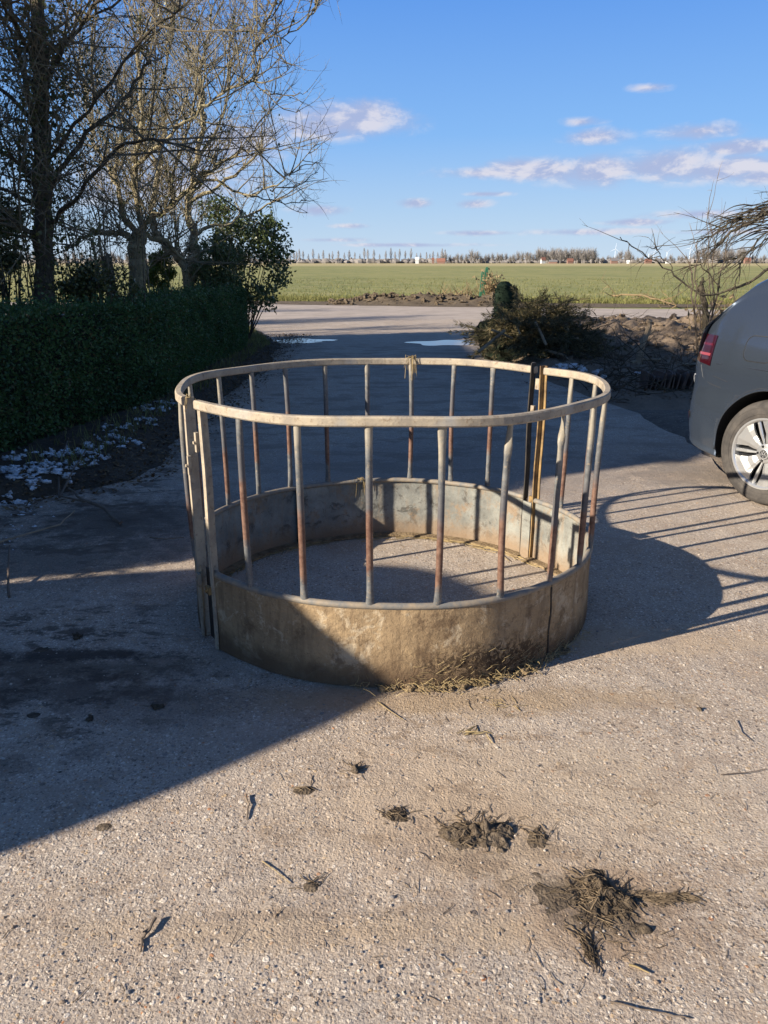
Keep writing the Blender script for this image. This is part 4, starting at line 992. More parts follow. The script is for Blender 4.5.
M['glass'] = m_plain('tinted_glass', (.012, .015, .017), .03, 0, .8); M['red'] = m_plain('red_lens', (.08, .006, .012), .12, 0, .7, .6); M['reddark'] = m_plain('dark_red_lens', (.026, .003, .006), .12, 0, .7, .6)
M['crease'] = m_plain('shadowed_crease', (.03, .036, .048), .4, .4); M['ledge_glint'] = m_plain('painted_glint', (.45, .47, .5), .35, .3); M['pinklens'] = m_plain('pink_lens', (.22, .04, .05), .2, 0, .7, .6); M['chrome'] = m_plain('chrome_trim', (.75, .77, .8), .15, 1.0); M['white_lens'] = m_plain('clear_lens', (.7, .7, .72), .1, 0, .8); M['plate'] = m_plain('number_plate', (.75, .6, .08), .5)
Lc = 4.27
def ip(x, xs, ys): return float(np.interp(x, xs, ys))
SX = np.linspace(0, Lc, 900)
def sm(xs, ys, w=5):
    y = np.interp(SX, xs, ys); k = np.ones(w) / w; yp = np.pad(y, (w // 2, w // 2), 'edge'); return np.convolve(yp, k, 'valid')
W_ = sm([0, .012, .03, .06, .11, .18, .28, .45, .8, 2.0, 3.3, 3.75, 4.0, 4.13, 4.21, 4.25, 4.27], [.42, .56, .64, .70, .765, .815, .85, .875, .893, .895, .89, .865, .80, .70, .56, .45, .30], 5)
ZB = sm([0, .02, .05, .10, .3, .5, 3.8, 4.1, 4.22, 4.27], [.42, .33, .28, .245, .22, .20, .20, .20, .24, .36], 9)
ZT = sm([0, .012, .035, .06, .085, .12, .16, .22, .30, .40, .47, .55, .9, 1.5, 2.0, 2.35, 2.75, 3.1, 3.3, 3.8, 4.05, 4.17, 4.24, 4.27], [.56, .62, .665, .72, .80, .90, .985, 1.10, 1.235, 1.365, 1.405, 1.425, 1.458, 1.468, 1.455, 1.40, 1.21, 1.035, .99, .90, .80, .70, .60, .50], 7)
def station(x):
    w = float(np.interp(x, SX, W_)); zb = float(np.interp(x, SX, ZB)); zt = float(np.interp(x, SX, ZT))
    belt = ip(x, [0, .5, 1.2, 3.0, 4.27], [1.0, 1.0, .97, .93, .80])
    g = max(0.0, zt - belt); top = .02 + min(.1, g) * .3
    wr = w - .055 - (w - .055 - .545) * min(1, g / .45) * (1 if x > .02 else 0) if g > 0 else w - .06
    zs = [zb, zb, zb + .06, .48, .64, .80, belt, belt + g * .5, zt - .06 * min(1, g / .2) - .012, zt]
    for i in range(3, 10): zs[i] = min(zs[i], zt - (9 - i) * .012)
    for i in range(1, 10): zs[i] = max(zs[i], zs[i - 1])
    ws = [0, w - .11, w - .022, w + .004, w - .010, w - .004, w - .052, (w - .05) * .5 + wr * .5 + .014 * min(1, g / .3), wr, 0]
    fl = .0
    return [Vector((x, ws[i], zs[i])) for i in range(10)]
def crp(P, n=5):
    out = []
    for i in range(len(P) - 1):
        p0 = P[max(i - 1, 0)]; p1 = P[i]; p2 = P[i + 1]; p3 = P[min(i + 2, len(P) - 1)]
        for k in range(n):
            t_ = k / n; out.append(.5 * ((2 * p1) + (p2 - p0) * t_ + (2 * p0 - 5 * p1 + 4 * p2 - p3) * t_ * t_ + (3 * p1 - p0 - 3 * p2 + p3) * t_ ** 3))
    out.append(P[-1]); return out
def Ssec(x): return crp(station(x), 5)      # 46 points
def surf(x, z, side=-1, off=0.0):          # point on the side surface at height z
    P = Ssec(x)[12:42]; best = P[0]
    for i in range(len(P) - 1):
        if P[i].z <= z <= P[i + 1].z:
            f = (z - P[i].z) / max(1e-6, P[i + 1].z - P[i].z); best = P[i].lerp(P[i + 1], f); break
    else: best = P[-1] if z > P[-1].z else P[0]
    return Vector((x, side * (best.y + off), z))
xs = sorted(set([round(v, 4) for v in [0, .004, .01, .018, .028, .04, .055, .07, .085, .1, .115, .13, .145, .16, .18, .2, .22, .245, .27, .3, .33, .36, .4, .43, .46, .5, .55] + [.6 + .085 * k for k in range(37)] + [3.8, 3.88, 3.96, 4.03, 4.09, 4.13, 4.17, 4.2, 4.225, 4.245, 4.26, 4.27]]))
rows = []
for x in xs:
    P = Ssec(x); rows.append([Vector((p.x, -p.y, p.z)) for p in P] + [p.copy() for p in reversed(P[1:-1])])
mb = MB(); mb.grid(rows, True); nn = len(rows[0]); mb.add(rows[0], [tuple(reversed(range(nn)))]); mb.add(rows[-1], [tuple(range(nn))])
body = mb.build('body', [M['paint'], M['well']], car, smooth=True)
import bmesh
bm = bmesh.new(); bm.from_mesh(body.data); bmesh.ops.remove_doubles(bm, verts=bm.verts, dist=.0005); bmesh.ops.recalc_face_normals(bm, faces=bm.faces); bm.to_mesh(body.data); bm.free()
cut = []
for hx in (HX, HX + 2.63):
    for sg in (-1, 1):
        c_ = MB(); Mx = Matrix.Rotation(PI / 2, 3, 'X')
        c_.lathe([(0.0001, .28), (.365, .28), (.365, -.28), (.0001, -.28)], 48, Mx); o = c_.build('cutter', M['well']); o.data.transform(Matrix.Translation((hx, sg * .82, .325)))
        bm = bmesh.new(); bm.from_mesh(o.data); bmesh.ops.remove_doubles(bm, verts=bm.verts, dist=.001); bmesh.ops.recalc_face_normals(bm, faces=bm.faces); bm.to_mesh(o.data); bm.free()
        for p in o.data.polygons: p.material_index = 0
        cut.append(o)
try:
    tmp = bpy.data.objects.new('tmp', body.data); COL.objects.link(tmp)
    for o in cut:
        md = tmp.modifiers.new('b', 'BOOLEAN'); md.operation = 'DIFFERENCE'; md.solver = 'EXACT'; md.object = o
        try: md.material_mode = 'TRANSFER'
        except Exception: pass
    dg = bpy.context.evaluated_depsgraph_get(); dg.update()
    nm = bpy.data.meshes.new_from_object(tmp.evaluated_get(dg)); body.data = nm
    bpy.data.objects.remove(tmp)
except Exception as ex: print('bool failed', ex)
for o in cut: bpy.data.objects.remove(o)
def patch(name, x0, x1, zfn0, zfn1, mat, off=.004, nx=14, nz=6, side=-1, parent=None, thick=None):
    rows = []
    for i in range(nx + 1):
        x = x0 + (x1 - x0) * i / nx; a, b = zfn0(x), zfn1(x); rows.append([surf(x, a + (b - a) * j / nz, side, off) for j in range(nz + 1)])
    mb = MB(); mb.grid(rows, flip=side > 0); return mb.build(name, mat, parent or car, smooth=True)
def line(name, pts, mat, r=.003, side=-1, off=-.001, parent=None):
    mb = MB(); P = [surf(x, z, side, off) for x, z in pts]; mb.tube(P, r, 5); return mb.build(name, mat, parent or car)
for sd in (-1, 1):
    tl = patch('tail_light', .128, .295, lambda x: max(.775, .80 - (x - .1) * .1), lambda x: min(.965, float(np.interp(x, SX, ZT)) - .035) - .0, M['reddark'], .005, 14, 8, sd)
    patch('light_bar', .135, .28, lambda x: .84, lambda x: .856, M['pinklens'], .0075, 10, 2, sd, tl); patch('light_bar', .14, .28, lambda x: .902, lambda x: min(.915, float(np.interp(x, SX, ZT)) - .04), M['red'], .0075, 10, 2, sd, tl)
    patch('reflector', .03, .12, lambda x: .41, lambda x: .455, M['red'], .009, 6, 2, sd)
    patch('rear_bumper_trim', .045, .40, lambda x: max(.25, float(np.interp(x, SX, ZB)) + .03), lambda x: .315, M['black'], .003, 10, 3, sd) if False else None
    line('bumper_seam', [(.20, .775), (.215, .74), (.23, .70), (.30, .67), (.40, .655)], M['black'], .0025, sd); line('side_crease', [(.34, .80), (.7, .80), (1.2, .79), (2.0, .775), (2.9, .76)], M['crease'], .0035, sd, .001)
    line('bumper_seam', [(.08, .735), (.2, .735), (.33, .72), (.45, .70)], M['black'], .0022, sd)
    for (a, b) in ((.98, 1.80), (1.86, 2.72)):
        wn = patch('side_window', a, b, lambda x: 1.0 if x < 2 else .985, lambda x: min(float(np.interp(x, SX, ZT)) - .085, 1.375), M['glass'], .004, 16, 6, sd)
    patch('side_window', .66, .93, lambda x: 1.02, lambda x: min(float(np.interp(x, SX, ZT)) - .09, 1.33) if x > .8 else 1.02 + (x - .64) / .16 * .3, M['glass'], .004, 10, 6, sd)
    dr = line('door_seam', [(1.83, .3), (1.83, .6), (1.83, .98)], M['black'], .003, sd); line('door_seam', [(1.05, .55), (.99, .8), (.96, 1.0)], M['black'], .003, sd); line('door_seam', [(2.95, .3), (2.97, .6), (2.90, .93)], M['black'], .003, sd)
    for hx_ in (1.16, 2.1):
        P = [surf(hx_ + k * .03, .86, sd, .02 + .012 * math.sin(PI * k / 6)) for k in range(7)]; mb = MB(); mb.tube(P, .011, 8); mb.build('door_handle', M['paint'], car, smooth=True)
    mb = MB(); P = surf(2.62, 1.02, sd, .10); mb.blob(P, (.07, .10, .065), 3, 10, .02); mb.build('wing_mirror', M['paint'], car, smooth=True)
    patch('headlight', 3.82, 4.16, lambda x: .62, lambda x: min(.74, float(np.interp(x, SX, ZT)) - .03), M['white_lens'], .005, 10, 4, sd)
    # wheel arch lip
    for hx_ in (HX, HX + 2.63):
        P = []
        for k in range(41):
            a = math.radians(-14 + 208 * k / 40); x = hx_ + .366 * math.cos(a); z = .325 + .366 * math.sin(a)
            if z > .24: P.append(surf(x, z, sd, -.004))
        mb = MB(); mb.tube(P, .007, 6); mb.build('arch_lip', M['paint'], car, smooth=True)
# fuel flap outline with rounded corners
fx0, fx1, fz0, fz1, rc = .53, .73, .84, .985, .045; P = []
for (cx_, cz_, a0) in ((fx1 - rc, fz1 - rc, 0), (fx0 + rc, fz1 - rc, 90), (fx0 + rc, fz0 + rc, 180), (fx1 - rc, fz0 + rc, 270)):
    for k in range(7): a = math.radians(a0 + 90 * k / 6); P.append((cx_ + rc * math.cos(a), cz_ + rc * math.sin(a)))
P.append(P[0]); line('fuel_flap', P, M['black'], .0035)
# hatch details on the rear face
def rearp(y, z):
    zt = np.interp(SX, SX, ZT); i = int(np.argmax(zt > z + .004)); return Vector((SX[i], y, z))
mb = MB(); rows = [[Vector((float(SX[int(np.argmax(ZT > z))]) - .012, y, z)) for y in np.linspace(-.40, .40, 9)] for z in np.linspace(1.02, 1.34, 8)]
mb.grid(rows, flip=True); mb.build('rear_window', M['glass'], car, smooth=True)
mb = MB(); rows = [[Vector((float(SX[int(np.argmax(ZT > z))]) + .012, y, z + .012)) for y in np.linspace(-.52, .52, 9)] for z in np.linspace(1.39, 1.00, 2)]
rows = [[Vector((2.42 + (3.02 - 2.42) * k, y * (1 + .2 * k), float(np.interp(2.42 + .6 * k, SX, ZT)) + .004)) for y in np.linspace(-.52, .52, 11)] for k in np.linspace(0, 1, 8)]
mb = MB(); mb.grid(rows, flip=False); mb.build('windscreen', M['glass'], car, smooth=True)
mb = MB(); mb.box((-.004, 0, .50), (.012, .52, .11)); mb.build('number_plate', M['plate'], car)
# pale tube painted as the glint along the bumper corner
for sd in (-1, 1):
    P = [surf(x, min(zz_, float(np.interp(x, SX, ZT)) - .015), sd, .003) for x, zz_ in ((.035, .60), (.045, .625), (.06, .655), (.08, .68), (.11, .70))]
    mb = MB(); rows = [[p + Vector((0, 0, 0)) for p in P], [p + Vector((-.006, sd * .006, -.020)) for p in P]]; mb.tube(P, [.003, .008, .009, .007, .003], 6); mb.build('bumper_glint', M['ledge_glint'], car)
def wheel(hx, sd):
    e = bpy.data.objects.new('wheel', None); COL.objects.link(e); e.parent = car; e.location = (hx, sd * .78, .316)
    Mx = Matrix.Rotation(PI / 2 * (1 if sd < 0 else -1), 3, 'X')      # +z -> outward
    mb = MB(); w = .1025
    mb.lathe([(.205, -w + .01), (.222, -w), (.285, -w - .004), (.303, -w + .012), (.313, -w + .035), (.316, -.03), (.316, .03), (.313, w - .035), (.303, w - .012), (.285, w + .004), (.25, w + .006), (.222, w), (.208, w - .01), (.20, w - .03)], 64, Mx)
    for r_ in (.236, .272): mb.lathe([(r_, w + .004), (r_ + .002, w + .008), (r_ + .004, w + .004)], 64, Mx)
    mb.build('tyre', M['rubber'], e, smooth=True)
    rm = MB(); rm.lathe([(.198, -w), (.198, w - .03), (.206, w - .008), (.214, w - .002), (.214, w + .004), (.204, w + .004), (.196, w - .004), (.190, w - .03), (.188, -w)], 64, Mx)
    # wide blades
    def wedge(a, r0, r1, h0, h1, z0, z1, t=.02):
        vs = []
        for (r, h, z) in ((r0, h0, z0), ((r0 + r1) / 2, (h0 + h1) / 2, (z0 + z1) / 2 + .004), (r1, h1, z1)):
            for s_ in (-1, -.5, .5, 1): vs.append(Vector((r * math.cos(a + s_ * h), r * math.sin(a + s_ * h), z - (.006 if abs(s_) == 1 else 0))))
            for s_ in (1, -1): vs.append(Vector((r * math.cos(a + s_ * h), r * math.sin(a + s_ * h), z - t)))
        fs = []
        for i in range(2):
            for j in range(6): fs.append((i * 6 + j, i * 6 + (j + 1) % 6, (i + 1) * 6 + (j + 1) % 6, (i + 1) * 6 + j))
        rm.add([Mx @ v for v in vs], [tuple(reversed(f)) for f in fs])
    for k in range(5):
        a = PI + 2 * PI * k / 5 + .06
        wedge(a + PI / 5, .05, .125, D(22), D(20), w - .022, w - .010); wedge(a + PI / 5, .120, .200, D(20), D(27), w - .010, w - .003)
        wedge(a, .045, .200, D(7), D(3.2), w - .026, w - .012, .012)
    rm.lathe([(.055, w - .06), (.058, w - .018), (.05, w - .014), (.034, w - .012)], 32, Mx)
    rm.build('rim', M['alloy'], e)
    mb = MB(); mb.lathe([(.197, w - .05), (.12, w - .056), (.0001, w - .05)], 48, Mx)
    for k in range(5):
        a = 2 * PI * k / 5 + PI / 5 + .06; c_ = Vector((.0445 * math.cos(a) * 1.0, .0445 * math.sin(a), 0)); mb.lathe([(.0001, .004), (.007, .004), (.008, 0)], 10, Mx, 0)
        for i in range(30): 
            v = mb.v[-1 - i]; q = Mx @ (c_ + Vector((0, 0, w - .012))); mb.v[-1 - i] = (v[0] + q.x, v[1] + q.y, v[2] + q.z)
    mb.build('rim_back', M['darkalloy'], e)
    mb = MB(); mb.lathe([(.034, w - .012), (.033, w - .004), (.029, w - .002), (.0001, w - .002)], 32, Mx); mb.build('hub_cap', M['alloy'], e)
    mb = MB(); z = w + .0; seg = lambda a_, b_: mb.tube([Mx @ Vector((a_[0], a_[1], z)), Mx @ Vector((b_[0], b_[1], z))], .0016, 4)
    q = [(.022 * math.cos(2 * PI * k / 24), .022 * math.sin(2 * PI * k / 24)) for k in range(25)]; sgn = 1
    mb.tube([Mx @ Vector((a_, b_, z)) for a_, b_ in q], .0016, 4)
    for a_, b_ in (((-.009, .019), (0, .001)), ((0, .001), (.009, .019)), ((-.017, .012), (-.008, -.018)), ((-.008, -.018), (0, -.003)), ((0, -.003), (.008, -.018)), ((.008, -.018), (.017, .012))): seg(a_, b_)
    mb.build('emblem', M['darkalloy'], e)
    return e
for hx in (HX, HX + 2.63):
    for sd in (-1, 1): wheel(hx, sd)

# ------------------------------------------------------------------ buildings and things left of the frame that shade the yard
M['brick'] = NT('farmhouse_brick'); tt = M['brick']; br = tt.n('ShaderNodeTexBrick'); tt.link(tt.tc.outputs['Object'], br.inputs[0]); br.inputs['Scale'].default_value = 4.5
br.inputs['Color1'].default_value = (.28, .12, .08, 1); br.inputs['Color2'].default_value = (.2, .09, .06, 1); br.inputs['Mortar'].default_value = (.35, .32, .28, 1); tt.col(br.outputs[0]); tt.rough(.9); M['brick'] = tt.mat
M['roof'] = m_var('clay_roof', (.22, .08, .05), (.13, .06, .045), 8, .8, .6, .02, 12)
hx0, hx1, hy0, hy1, ev, rg = -14.4, -7.6, 1.16, 5.0, 4.38, 7.0
hs = empty('farmhouse', ((hx0 + hx1) / 2, (hy0 + hy1) / 2, 0)); tag(hs, 'brick farmhouse standing left of the yard and shading the drive', 'house')
mx, my = hs.location.x, hs.location.y
mb = MB(); a, b_, c_, d_ = hx0 - mx, hx1 - mx, hy0 - my, hy1 - my; mid = 0
mb.add([(a, c_, 0), (b_, c_, 0), (b_, c_, ev), (mid, c_, rg), (a, c_, ev), (a, d_, 0), (b_, d_, 0), (b_, d_, ev), (mid, d_, rg), (a, d_, ev)], [(0, 1, 2, 3, 4), (9, 8, 7, 6, 5), (1, 6, 7, 2), (5, 0, 4, 9)]); mb.build('wall', M['brick'], hs)
mb = MB(); th = .08
for s_ in (-1, 1):
    ex = (b_ if s_ > 0 else a) + s_ * .06; ez = ev - .03
    p = [Vector((0, c_ - .05, rg + .02)), Vector((ex, c_ - .05, ez + .02)), Vector((ex, d_ + .05, ez + .02)), Vector((0, d_ + .05, rg + .02))]; q = [v + Vector((0, 0, th)) for v in p]
    mb.add(p + q, [(0, 1, 2, 3), (7, 6, 5, 4), (0, 4, 5, 1), (1, 5, 6, 2), (2, 6, 7, 3), (3, 7, 4, 0)])
rf = mb.build('roof', M['roof'], hs); 
wd = MB(); wd.box((b_ + .02, -.1, 1.05), (.06, .95, 2.1)); door = wd.build('door', M['green_paint'], hs); mb = MB(); mb.box((b_ + .07, .25, 1.05), (.05, .03, .12)); mb.build('handle', M['chrome'], door)
for yy in (-1.2, 1.0):
    for zz in (1.4, 3.4):
        mb = MB(); mb.box((b_ + .02, yy, zz), (.05, 1.0, 1.1)); w = mb.build('window', M['farwhite'], hs); mb = MB(); mb.box((b_ + .05, yy, zz), (.02, .86, .96)); mb.build('pane', M['glass'], w)
bn = empty('barn', (-9.9, 8.2, 0)); tag(bn, 'lower unseen brick barn added behind the farmhouse to shade the far drive', 'barn')  # added unseen building, sized to keep the far drive in shade
mb = MB(); a, b_, c_, d_, ev2, rg2 = -2.3, 2.3, -3.1, 3.1, 3.8, 5.05
mb.add([(a, c_, 0), (b_, c_, 0), (b_, c_, ev2), (0, c_, rg2), (a, c_, ev2), (a, d_, 0), (b_, d_, 0), (b_, d_, ev2), (0, d_, rg2), (a, d_, ev2)], [(0, 1, 2, 3, 4), (9, 8, 7, 6, 5), (1, 6, 7, 2), (5, 0, 4, 9)]); mb.build('wall', M['brick'], bn)
mb = MB()
for s_ in (-1, 1):
    ex = s_ * (b_ + .06); p = [Vector((0, c_ - .05, rg2 + .02)), Vector((ex, c_ - .05, ev2)), Vector((ex, d_ + .05, ev2)), Vector((0, d_ + .05, rg2 + .02))]; q = [v + Vector((0, 0, .08)) for v in p]
    mb.add(p + q, [(0, 1, 2, 3), (7, 6, 5, 4), (0, 4, 5, 1), (1, 5, 6, 2), (2, 6, 7, 3), (3, 7, 4, 0)])
mb.build('roof', M['roof'], bn); mb = MB(); mb.box((b_ + .03, 0, 1.3), (.06, 2.4, 2.6)); mb.build('door', M['green_paint'], bn)
random.seed(80)
ux, uy = .913, .408
def PQ(p, q): return Vector((ux * p - uy * q, uy * p + ux * q, 0))
c0 = PQ(-4.2, 2.735); e = empty('added_shade_tank', c0); tag(e, 'unseen green domed tank shape added left of the camera to shade the foreground', 'tank')  # added unseen dome, profile shaped to cast the rounded foreground shadow
mb = MB(); mb.lathe([(.90, 0), (.925, .05), (.925, .5), (.94, .53), (.925, .56), (.925, 1.05), (.94, 1.08), (.925, 1.11), (.94, 1.60), (.87, 1.76), (.745, 1.97), (.62, 2.12), (.47, 2.25), (.25, 2.33), (.0001, 2.34)], 64); mb.build('tank_body', M['green_paint'], e, smooth=True)
mb = MB(); mb.lathe([(.22, 2.33), (.22, 2.36), (.0001, 2.37)], 32); mb.build('lid', M['black'], e)
c0 = PQ(-4.7, 4.64); e = empty('added_shade_yew', c0); tag(e, 'unseen rounded yew tree added beside the farmhouse to shade the yard', 'tree')  # added unseen tree, crown fitted to close the shade beside the house corner
mb = MB(); mb.tube([(0, 0, 0), (0, 0, 1.9)], [.09, .06], 10); mb.build('trunk', M['bark_dark'], e)
mb = MB(); rows = []
for i in range(17):
    th_ = PI * i / 16; row = []
    for j in range(32):
        f = 2 * PI * j / 32; z = math.cos(th_); row.append(Vector((.98 * math.sin(th_) * math.cos(f), .98 * math.sin(th_) * math.sin(f), 2.15 + z * (1.08 if z > 0 else .5))))
    rows.append(row)
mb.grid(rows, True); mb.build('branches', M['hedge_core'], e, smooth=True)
mb = MB()
for k in range(9000):
    d = rv(); p = Vector((d.x * .99, d.y * .99, 2.15 + d.z * (1.1 if d.z > 0 else .52))); mb.leaf(p, d + rv(), rv(), .05, .025)
mb.build('crown', M['hedge'], e)

# ------------------------------------------------------------------ distance: trees, farms, turbines
random.seed(90)
def far_poplar(seed, h=11.0):
    r_ = random.Random(seed); mb = MB(); mb.tube([(0, 0, 0), (0, 0, h)], [.16, .04], 4, False)
    for k in range(80):
        z = h * (.12 + .85 * r_.random()); a = r_.random() * 6.28; l = h * .30 * (1.1 - z / h); q = Vector((math.cos(a) * l * .5, math.sin(a) * l * .5, l * 1.8)); p = Vector((0, 0, z)); mb.tube([p, p + q], [.055, .035], 3, False)
    return mb.build('poplar_tree', M['poplar'])
def far_round(seed, h=12.0, w=5.0):
    r_ = random.Random(seed); mb = MB(); mb.tube([(0, 0, 0), (0, 0, h * .6)], [.4, .2], 4, False)
    for k in range(120):
        a = r_.random() * 6.28; e_ = r_.uniform(.1, 1.45); l = h * .62 * (.75 + .35 * r_.random()); p = Vector((0, 0, h * r_.uniform(.15, .5))); d = Vector((math.cos(a) * math.cos(e_) * w / h * 1.5, math.sin(a) * math.cos(e_) * w / h * 1.5, math.sin(e_)))
        mb.tube([p, p + d * l * .5, p + d * l * .5 + (d + Vector((r_.uniform(-.4, .4), r_.uniform(-.4, .4), .2))) * l * .4], [.15, .10, .05], 3, False)
    return mb.build('bare_tree', M['farwood'])
POP = [far_poplar(k) for k in range(5)]; RND = [far_round(k) for k in range(6)]
used = set()
def place(proto_list, k, px, Y, sc, label, group, rz=None):
    o = proto_list[k % len(proto_list)]
    if o.name in used: o = o.copy(); COL.objects.link(o)
    used.add(o.name); p = W(px, 262, Y); o.location = (p.x, Y, -.02); o.scale = (sc * U(.85, 1.15), sc, sc * U(.92, 1.08)); o.rotation_euler = (0, 0, U(0, 6.28)); tag(o, label, 'tree', group)
n = 0
px = 196.0
while px < 446:
    place(POP, n, px, 900 + U(-15, 15), U(.95, 1.45), 'slender bare poplar in the distant row left of the red-roofed farm', 'poplars in the distant row'); px += U(2.6, 6.2); n += 1
px = 442.0
while px < 596:
    dense = px > 535; sc = 1.25 if dense else U(.7, 1.15)
    if px > 455 and px < 480: sc *= 1.05
    place(RND, n, px, 860 + U(-60, 60), sc, 'bare tree in the distant wood between farm and turbines', 'trees of the distant wood'); px += U(1.6, 3.2) if dense else U(2.6, 5.0); n += 1
px = 598.0
while px < 1000:
    sc = U(.5, .85)
    if 618 < px < 632: sc = U(1.0, 1.3)
    if 695 < px < 745: sc = U(1.2, 1.5)
    place(RND, n, px, 900 + U(-60, 60), sc, 'bare tree on the right part of the horizon', 'trees on the right horizon'); px += U(2.4, 5.5); n += 1
px = -120.0
while px < 190:
    place(RND, n, px, 620 + U(-60, 60), U(.55, .9), 'bare tree on the horizon behind the left garden trees', 'trees on the left horizon'); px += U(5, 10); n += 1
mb = MB()
for k in range(1500):
    px = U(-150, 1000); Y = 905 + U(-12, 30); p = W(px, 262, Y); h = U(1.5, 4.2); w = U(2, 6)
    h *= 1.25; mb.blob((p.x, Y, h * .4), (w, 2.0, h * .6), k, 4, .5)
tag(mb.build('far_undergrowth', M['farwood']), 'low scrub along the horizon under the trees', 'scrub', kind='stuff')
def farm(px, Y, w, h, rh, wall, roof, label, name='farmhouse'):
    w *= .6; p = W(px, 262, Y); e = empty(name, (p.x, Y, 0), U(-.3, .3)); tag(e, label, 'house'); d = w * .5
    mb = MB(); a, b_ = -w / 2, w / 2; mb.add([(a, -d / 2, 0), (b_, -d / 2, 0), (b_, d / 2, 0), (a, d / 2, 0), (a, -d / 2, h), (b_, -d / 2, h), (b_, d / 2, h), (a, d / 2, h), (a, 0, h + rh), (b_, 0, h + rh)], [(0, 1, 5, 4), (1, 2, 6, 9, 5), (2, 3, 7, 6), (3, 0, 4, 8, 7)]); mb.build('wall', wall, e)
    mb = MB(); mb.add([(a - .3, -d / 2 - .3, h - .2), (b_ + .3, -d / 2 - .3, h - .2), (b_ + .3, 0, h + rh + .1), (a - .3, 0, h + rh + .1), (a - .3, d / 2 + .3, h - .2), (b_ + .3, d / 2 + .3, h - .2)], [(0, 1, 2, 3), (3, 2, 5, 4)]); mb.build('roof', roof, e)
farm(417, 700, 5, 3.4, 2.0, M['farwhite'], M['farwhite'], 'small white building on the horizon left of the red-roofed farm', 'outbuilding')
farm(433, 720, 3, 3.2, 1.8, M['farbrick'], M['farred'], 'small brick house close left of the long red-roofed barn')
farm(441, 700, 11, 1.8, 2.6, M['farbrick'], M['farred'], 'long red-roofed barn on the horizon in the centre', 'barn')
farm(543, 760, 7, 3.0, 2.6, M['farwhite'], M['farred'], 'pale house in front of the distant wood')
farm(553, 740, 12, 1.8, 1.4, M['farbrick'], M['fargrey'], 'low brick barn in front of the distant wood', 'barn')
farm(570, 760, 9, 2.0, 2.6, M['farbrick'], M['farred'], 'red-roofed farm at the right part of the distant wood')
farm(614, 740, 10, 2.6, 2.4, M['farbrick'], M['fargrey'], 'dark-roofed farm right of the distant wood')
farm(628, 700, 3.5, 1.6, 1.2, M['farwhite'], M['farwhite'], 'tiny white shed right of the dark-roofed farm', 'shed')
farm(668, 780, 7, 2.2, 1.4, M['farwhite'], M['fargrey'], 'pale low farm building between turbines and right-hand trees')
farm(648, 760, 10, 2.2, 2.2, M['farbrick'], M['farred'], 'low red farm right of the tiny white shed')
farm(747, 740, 9, 2.6, 2.6, M['farbrick'], M['farred'], 'red farmhouse at the right edge of the horizon')
def turbine(px, top, Y, ang, label):
    p = W(px, 262, Y); h = W(px, top, Y).z; e = empty('wind_turbine', (p.x, Y, 0), U(-.5, .5)); tag(e, label, 'wind turbine', 'wind turbines on the horizon')
    mb = MB(); mb.tube([(0, 0, 0), (0, 0, h)], [1.7, 1.0], 8); mb.build('tower', M['turbine'], e)
    mb = MB(); mb.box((0, 0, h), (2.4, 6, 2.4)); mb.build('nacelle', M['turbine'], e)
    for k in range(3):
        a = ang + k * 2 * PI / 3; L = h * .46; d = Vector((math.sin(a), 0, math.cos(a))); mb = MB(); mb.tube([Vector((0, -4, h)), Vector((0, -4, h)) + d * L * .3, Vector((0, -4, h)) + d * L], [.7, 1.0, .2], 5); mb.build('blade', M['turbine'], e)
for px, top, Y, a, lb in ((614.5, 249, 3200, .1, 'tallest wind turbine right of the wood'), (653, 252, 3600, .6, 'faint wind turbine in the middle of the right horizon'), (666, 252, 3500, .9, 'wind turbine right of the faint one'), (689, 248, 3300, .3, 'wind turbine behind the bare shrub stems'), (648, 254, 3900, 1.0, 'smallest wind turbine, leftmost of the faint pair'), (751, 247, 3000, .2, 'rightmost wind turbine beside the drooping twigs')): turbine(px, top, Y, a, lb)

# ------------------------------------------------------------------ camera, sun, sky
cam = bpy.data.cameras.new('camera'); co = bpy.data.objects.new('camera', cam); COL.objects.link(co)
co.location = (0, 0, H); co.rotation_euler = (PI / 2 - PITCH, 0, 0)
cam.sensor_fit = 'HORIZONTAL'; cam.sensor_width = 36; cam.lens = 36 * F / 768; cam.clip_end = 12000; cam.clip_start = .05
SC.camera = co
EL = math.radians(22.5); AZ = math.radians(245.9)
sd = Vector((math.sin(AZ) * math.cos(EL), math.cos(AZ) * math.cos(EL), math.sin(EL)))
sl = bpy.data.lights.new('sun', 'SUN'); so = bpy.data.objects.new('sun', sl); COL.objects.link(so)
so.rotation_euler = sd.to_track_quat('Z', 'Y').to_euler(); sl.energy = 5.0; sl.angle = math.radians(.53); sl.color = (1.0, .90, .76)
wd_ = bpy.data.worlds.new('World'); SC.world = wd_; wd_.use_nodes = True
nt = wd_.node_tree; N = nt.nodes; L = nt.links; bg = N['Background']
class WN(NT):
    def __init__(s): s.t = nt; s.N = N; s.L = L; s.tc = N.new('ShaderNodeTexCoord')
w = WN()
sky = N.new('ShaderNodeTexSky'); sky.sky_type = 'NISHITA'; sky.sun_disc = False; sky.sun_elevation = EL; sky.sun_rotation = AZ; sky.altitude = 0; sky.air_density = 1.0; sky.dust_density = .4; sky.ozone_density = 2.0
gen = w.tc.outputs['Generated']; xyz = w.sep(gen)
az = w.math('ARCTAN2', xyz[0], xyz[1]); el = w.math('ARCSINE', xyz[2])
cv = N.new('ShaderNodeCombineXYZ'); L.new(az, cv.inputs[0]); L.new(el, cv.inputs[1]); cvec = cv.outputs[0]
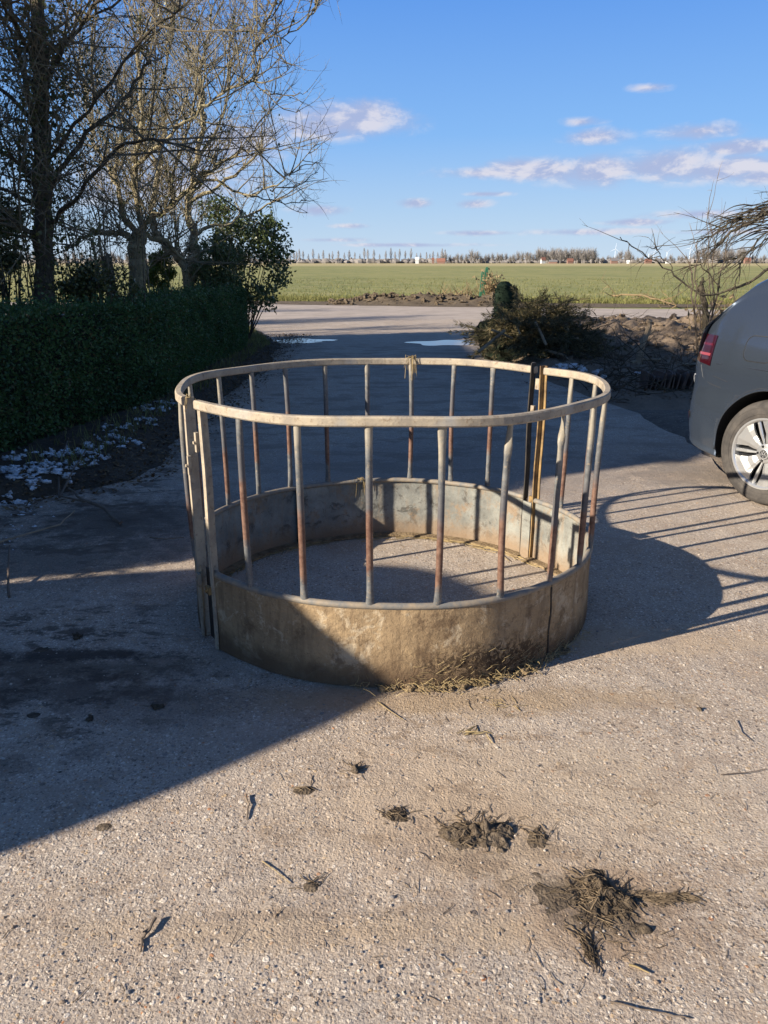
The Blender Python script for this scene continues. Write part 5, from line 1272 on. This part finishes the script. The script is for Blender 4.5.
clouds = [(345, 120, 58, 17, 0), (318, 128, 42, 13, .1), (545, 170, 60, 10, .1), (600, 170, 60, 14, 0), (660, 166, 62, 15, 0), (720, 170, 62, 12, 0), (478, 173, 48, 7, .3), (592, 137, 34, 9, .15), (580, 122, 24, 6, .35), (648, 88, 22, 6, .35), (700, 131, 48, 10, .3), (742, 147, 40, 8, .1), (417, 203, 17, 5, .2), (474, 204, 20, 5, .2),
          (590, 232, 80, 4, .3), (480, 233, 40, 3, .35), (318, 210, 30, 6, .3), (700, 214, 60, 5, .25), (640, 222, 40, 4, .3), (485, 194, 28, 3, .35), (330, 240, 40, 3, .35), (350, 226, 20, 3, .35), (765, 176, 40, 10, 0), (400, 245, 90, 2.5, .4), (730, 232, 60, 3, .3), (160, 180, 90, 40, .25), (240, 140, 60, 25, .2)]
mind = None
for px, py, rx, ry, off in clouds:
    u, fw, up = ray(px, py); a0 = math.atan2(u, fw); e0 = math.atan2(up, math.hypot(u, fw))
    u2, f2, _ = ray(px + rx, py); ra = abs(math.atan2(u2, f2) - a0); u3, f3, up3 = ray(px, py - ry); re = abs(math.atan2(up3, math.hypot(u3, f3)) - e0)
    vs = N.new('ShaderNodeVectorMath'); vs.operation = 'MULTIPLY_ADD'; L.new(cvec, vs.inputs[0]); vs.inputs[1].default_value = (1 / ra, 1 / re, 0); vs.inputs[2].default_value = (-a0 / ra, -e0 / re, 0)
    ln = N.new('ShaderNodeVectorMath'); ln.operation = 'LENGTH'; L.new(vs.outputs[0], ln.inputs[0]); d = w.math('ADD', ln.outputs['Value'], off)
    mind = d if mind is None else w.math('MINIMUM', mind, d)
mp = N.new('ShaderNodeMapping'); mp.inputs['Scale'].default_value = (1, 2.1, 1); L.new(cvec, mp.inputs['Vector'])
nz = w.noise(16, 7, .62, mp.outputs[0], .3); nz2 = w.noise(7, 4, .55, mp.outputs[0])
dd = w.math('ADD', mind, w.math('MULTIPLY', w.math('SUBTRACT', nz, .5), 1.9)); dd = w.math('ADD', dd, w.math('MULTIPLY', w.math('SUBTRACT', nz2, .5), .9))
al = w.rngd(dd, 1.55, .35, 0, .85)
mp2 = N.new('ShaderNodeMapping'); mp2.inputs['Scale'].default_value = (1, 2.1, 1); mp2.inputs['Location'].default_value = (.006, -.018, 0); L.new(cvec, mp2.inputs['Vector'])
nz3 = w.noise(16, 7, .62, mp2.outputs[0], .3)
li = w.rngd(w.math('SUBTRACT', nz3, nz), -.06, .12); core = w.rngd(dd, .7, .1)
gr = w.ramp(w.math('DIVIDE', el, 1.5708, clamp=True), [(0, (3.9, 5.0, 6.3)), (.035, (3.0, 4.4, 6.3)), (.09, (1.6, 3.4, 6.5)), (.19, (.70, 2.2, 6.0)), (.34, (.50, 1.15, 2.9)), (1, (.45, .9, 2.1))])
fade = w.rngd(el, .32, .7, 1.0, .35)
skyc = w.mix(.9, w.mix(1.0, sky.outputs[0], w.ramp(fade, [(0, 0.0), (1, 1.0)]), 'MULTIPLY'), gr)
ccol = w.mix(li, (3.0, 3.4, 5.0), (5.4, 5.2, 5.7))
out = w.mix(al, skyc, ccol)
L.new(out, bg.inputs['Color']); bg.inputs['Strength'].default_value = .064
vs = SC.view_settings; vs.view_transform = 'Standard'; vs.look = 'None'; vs.exposure = 1.15; vs.gamma = 1; vs.use_curve_mapping = False
SC.cycles.max_bounces = 6; SC.cycles.diffuse_bounces = 3; SC.cycles.glossy_bounces = 3; SC.cycles.transmission_bounces = 3
SC.display_settings.display_device = 'sRGB'
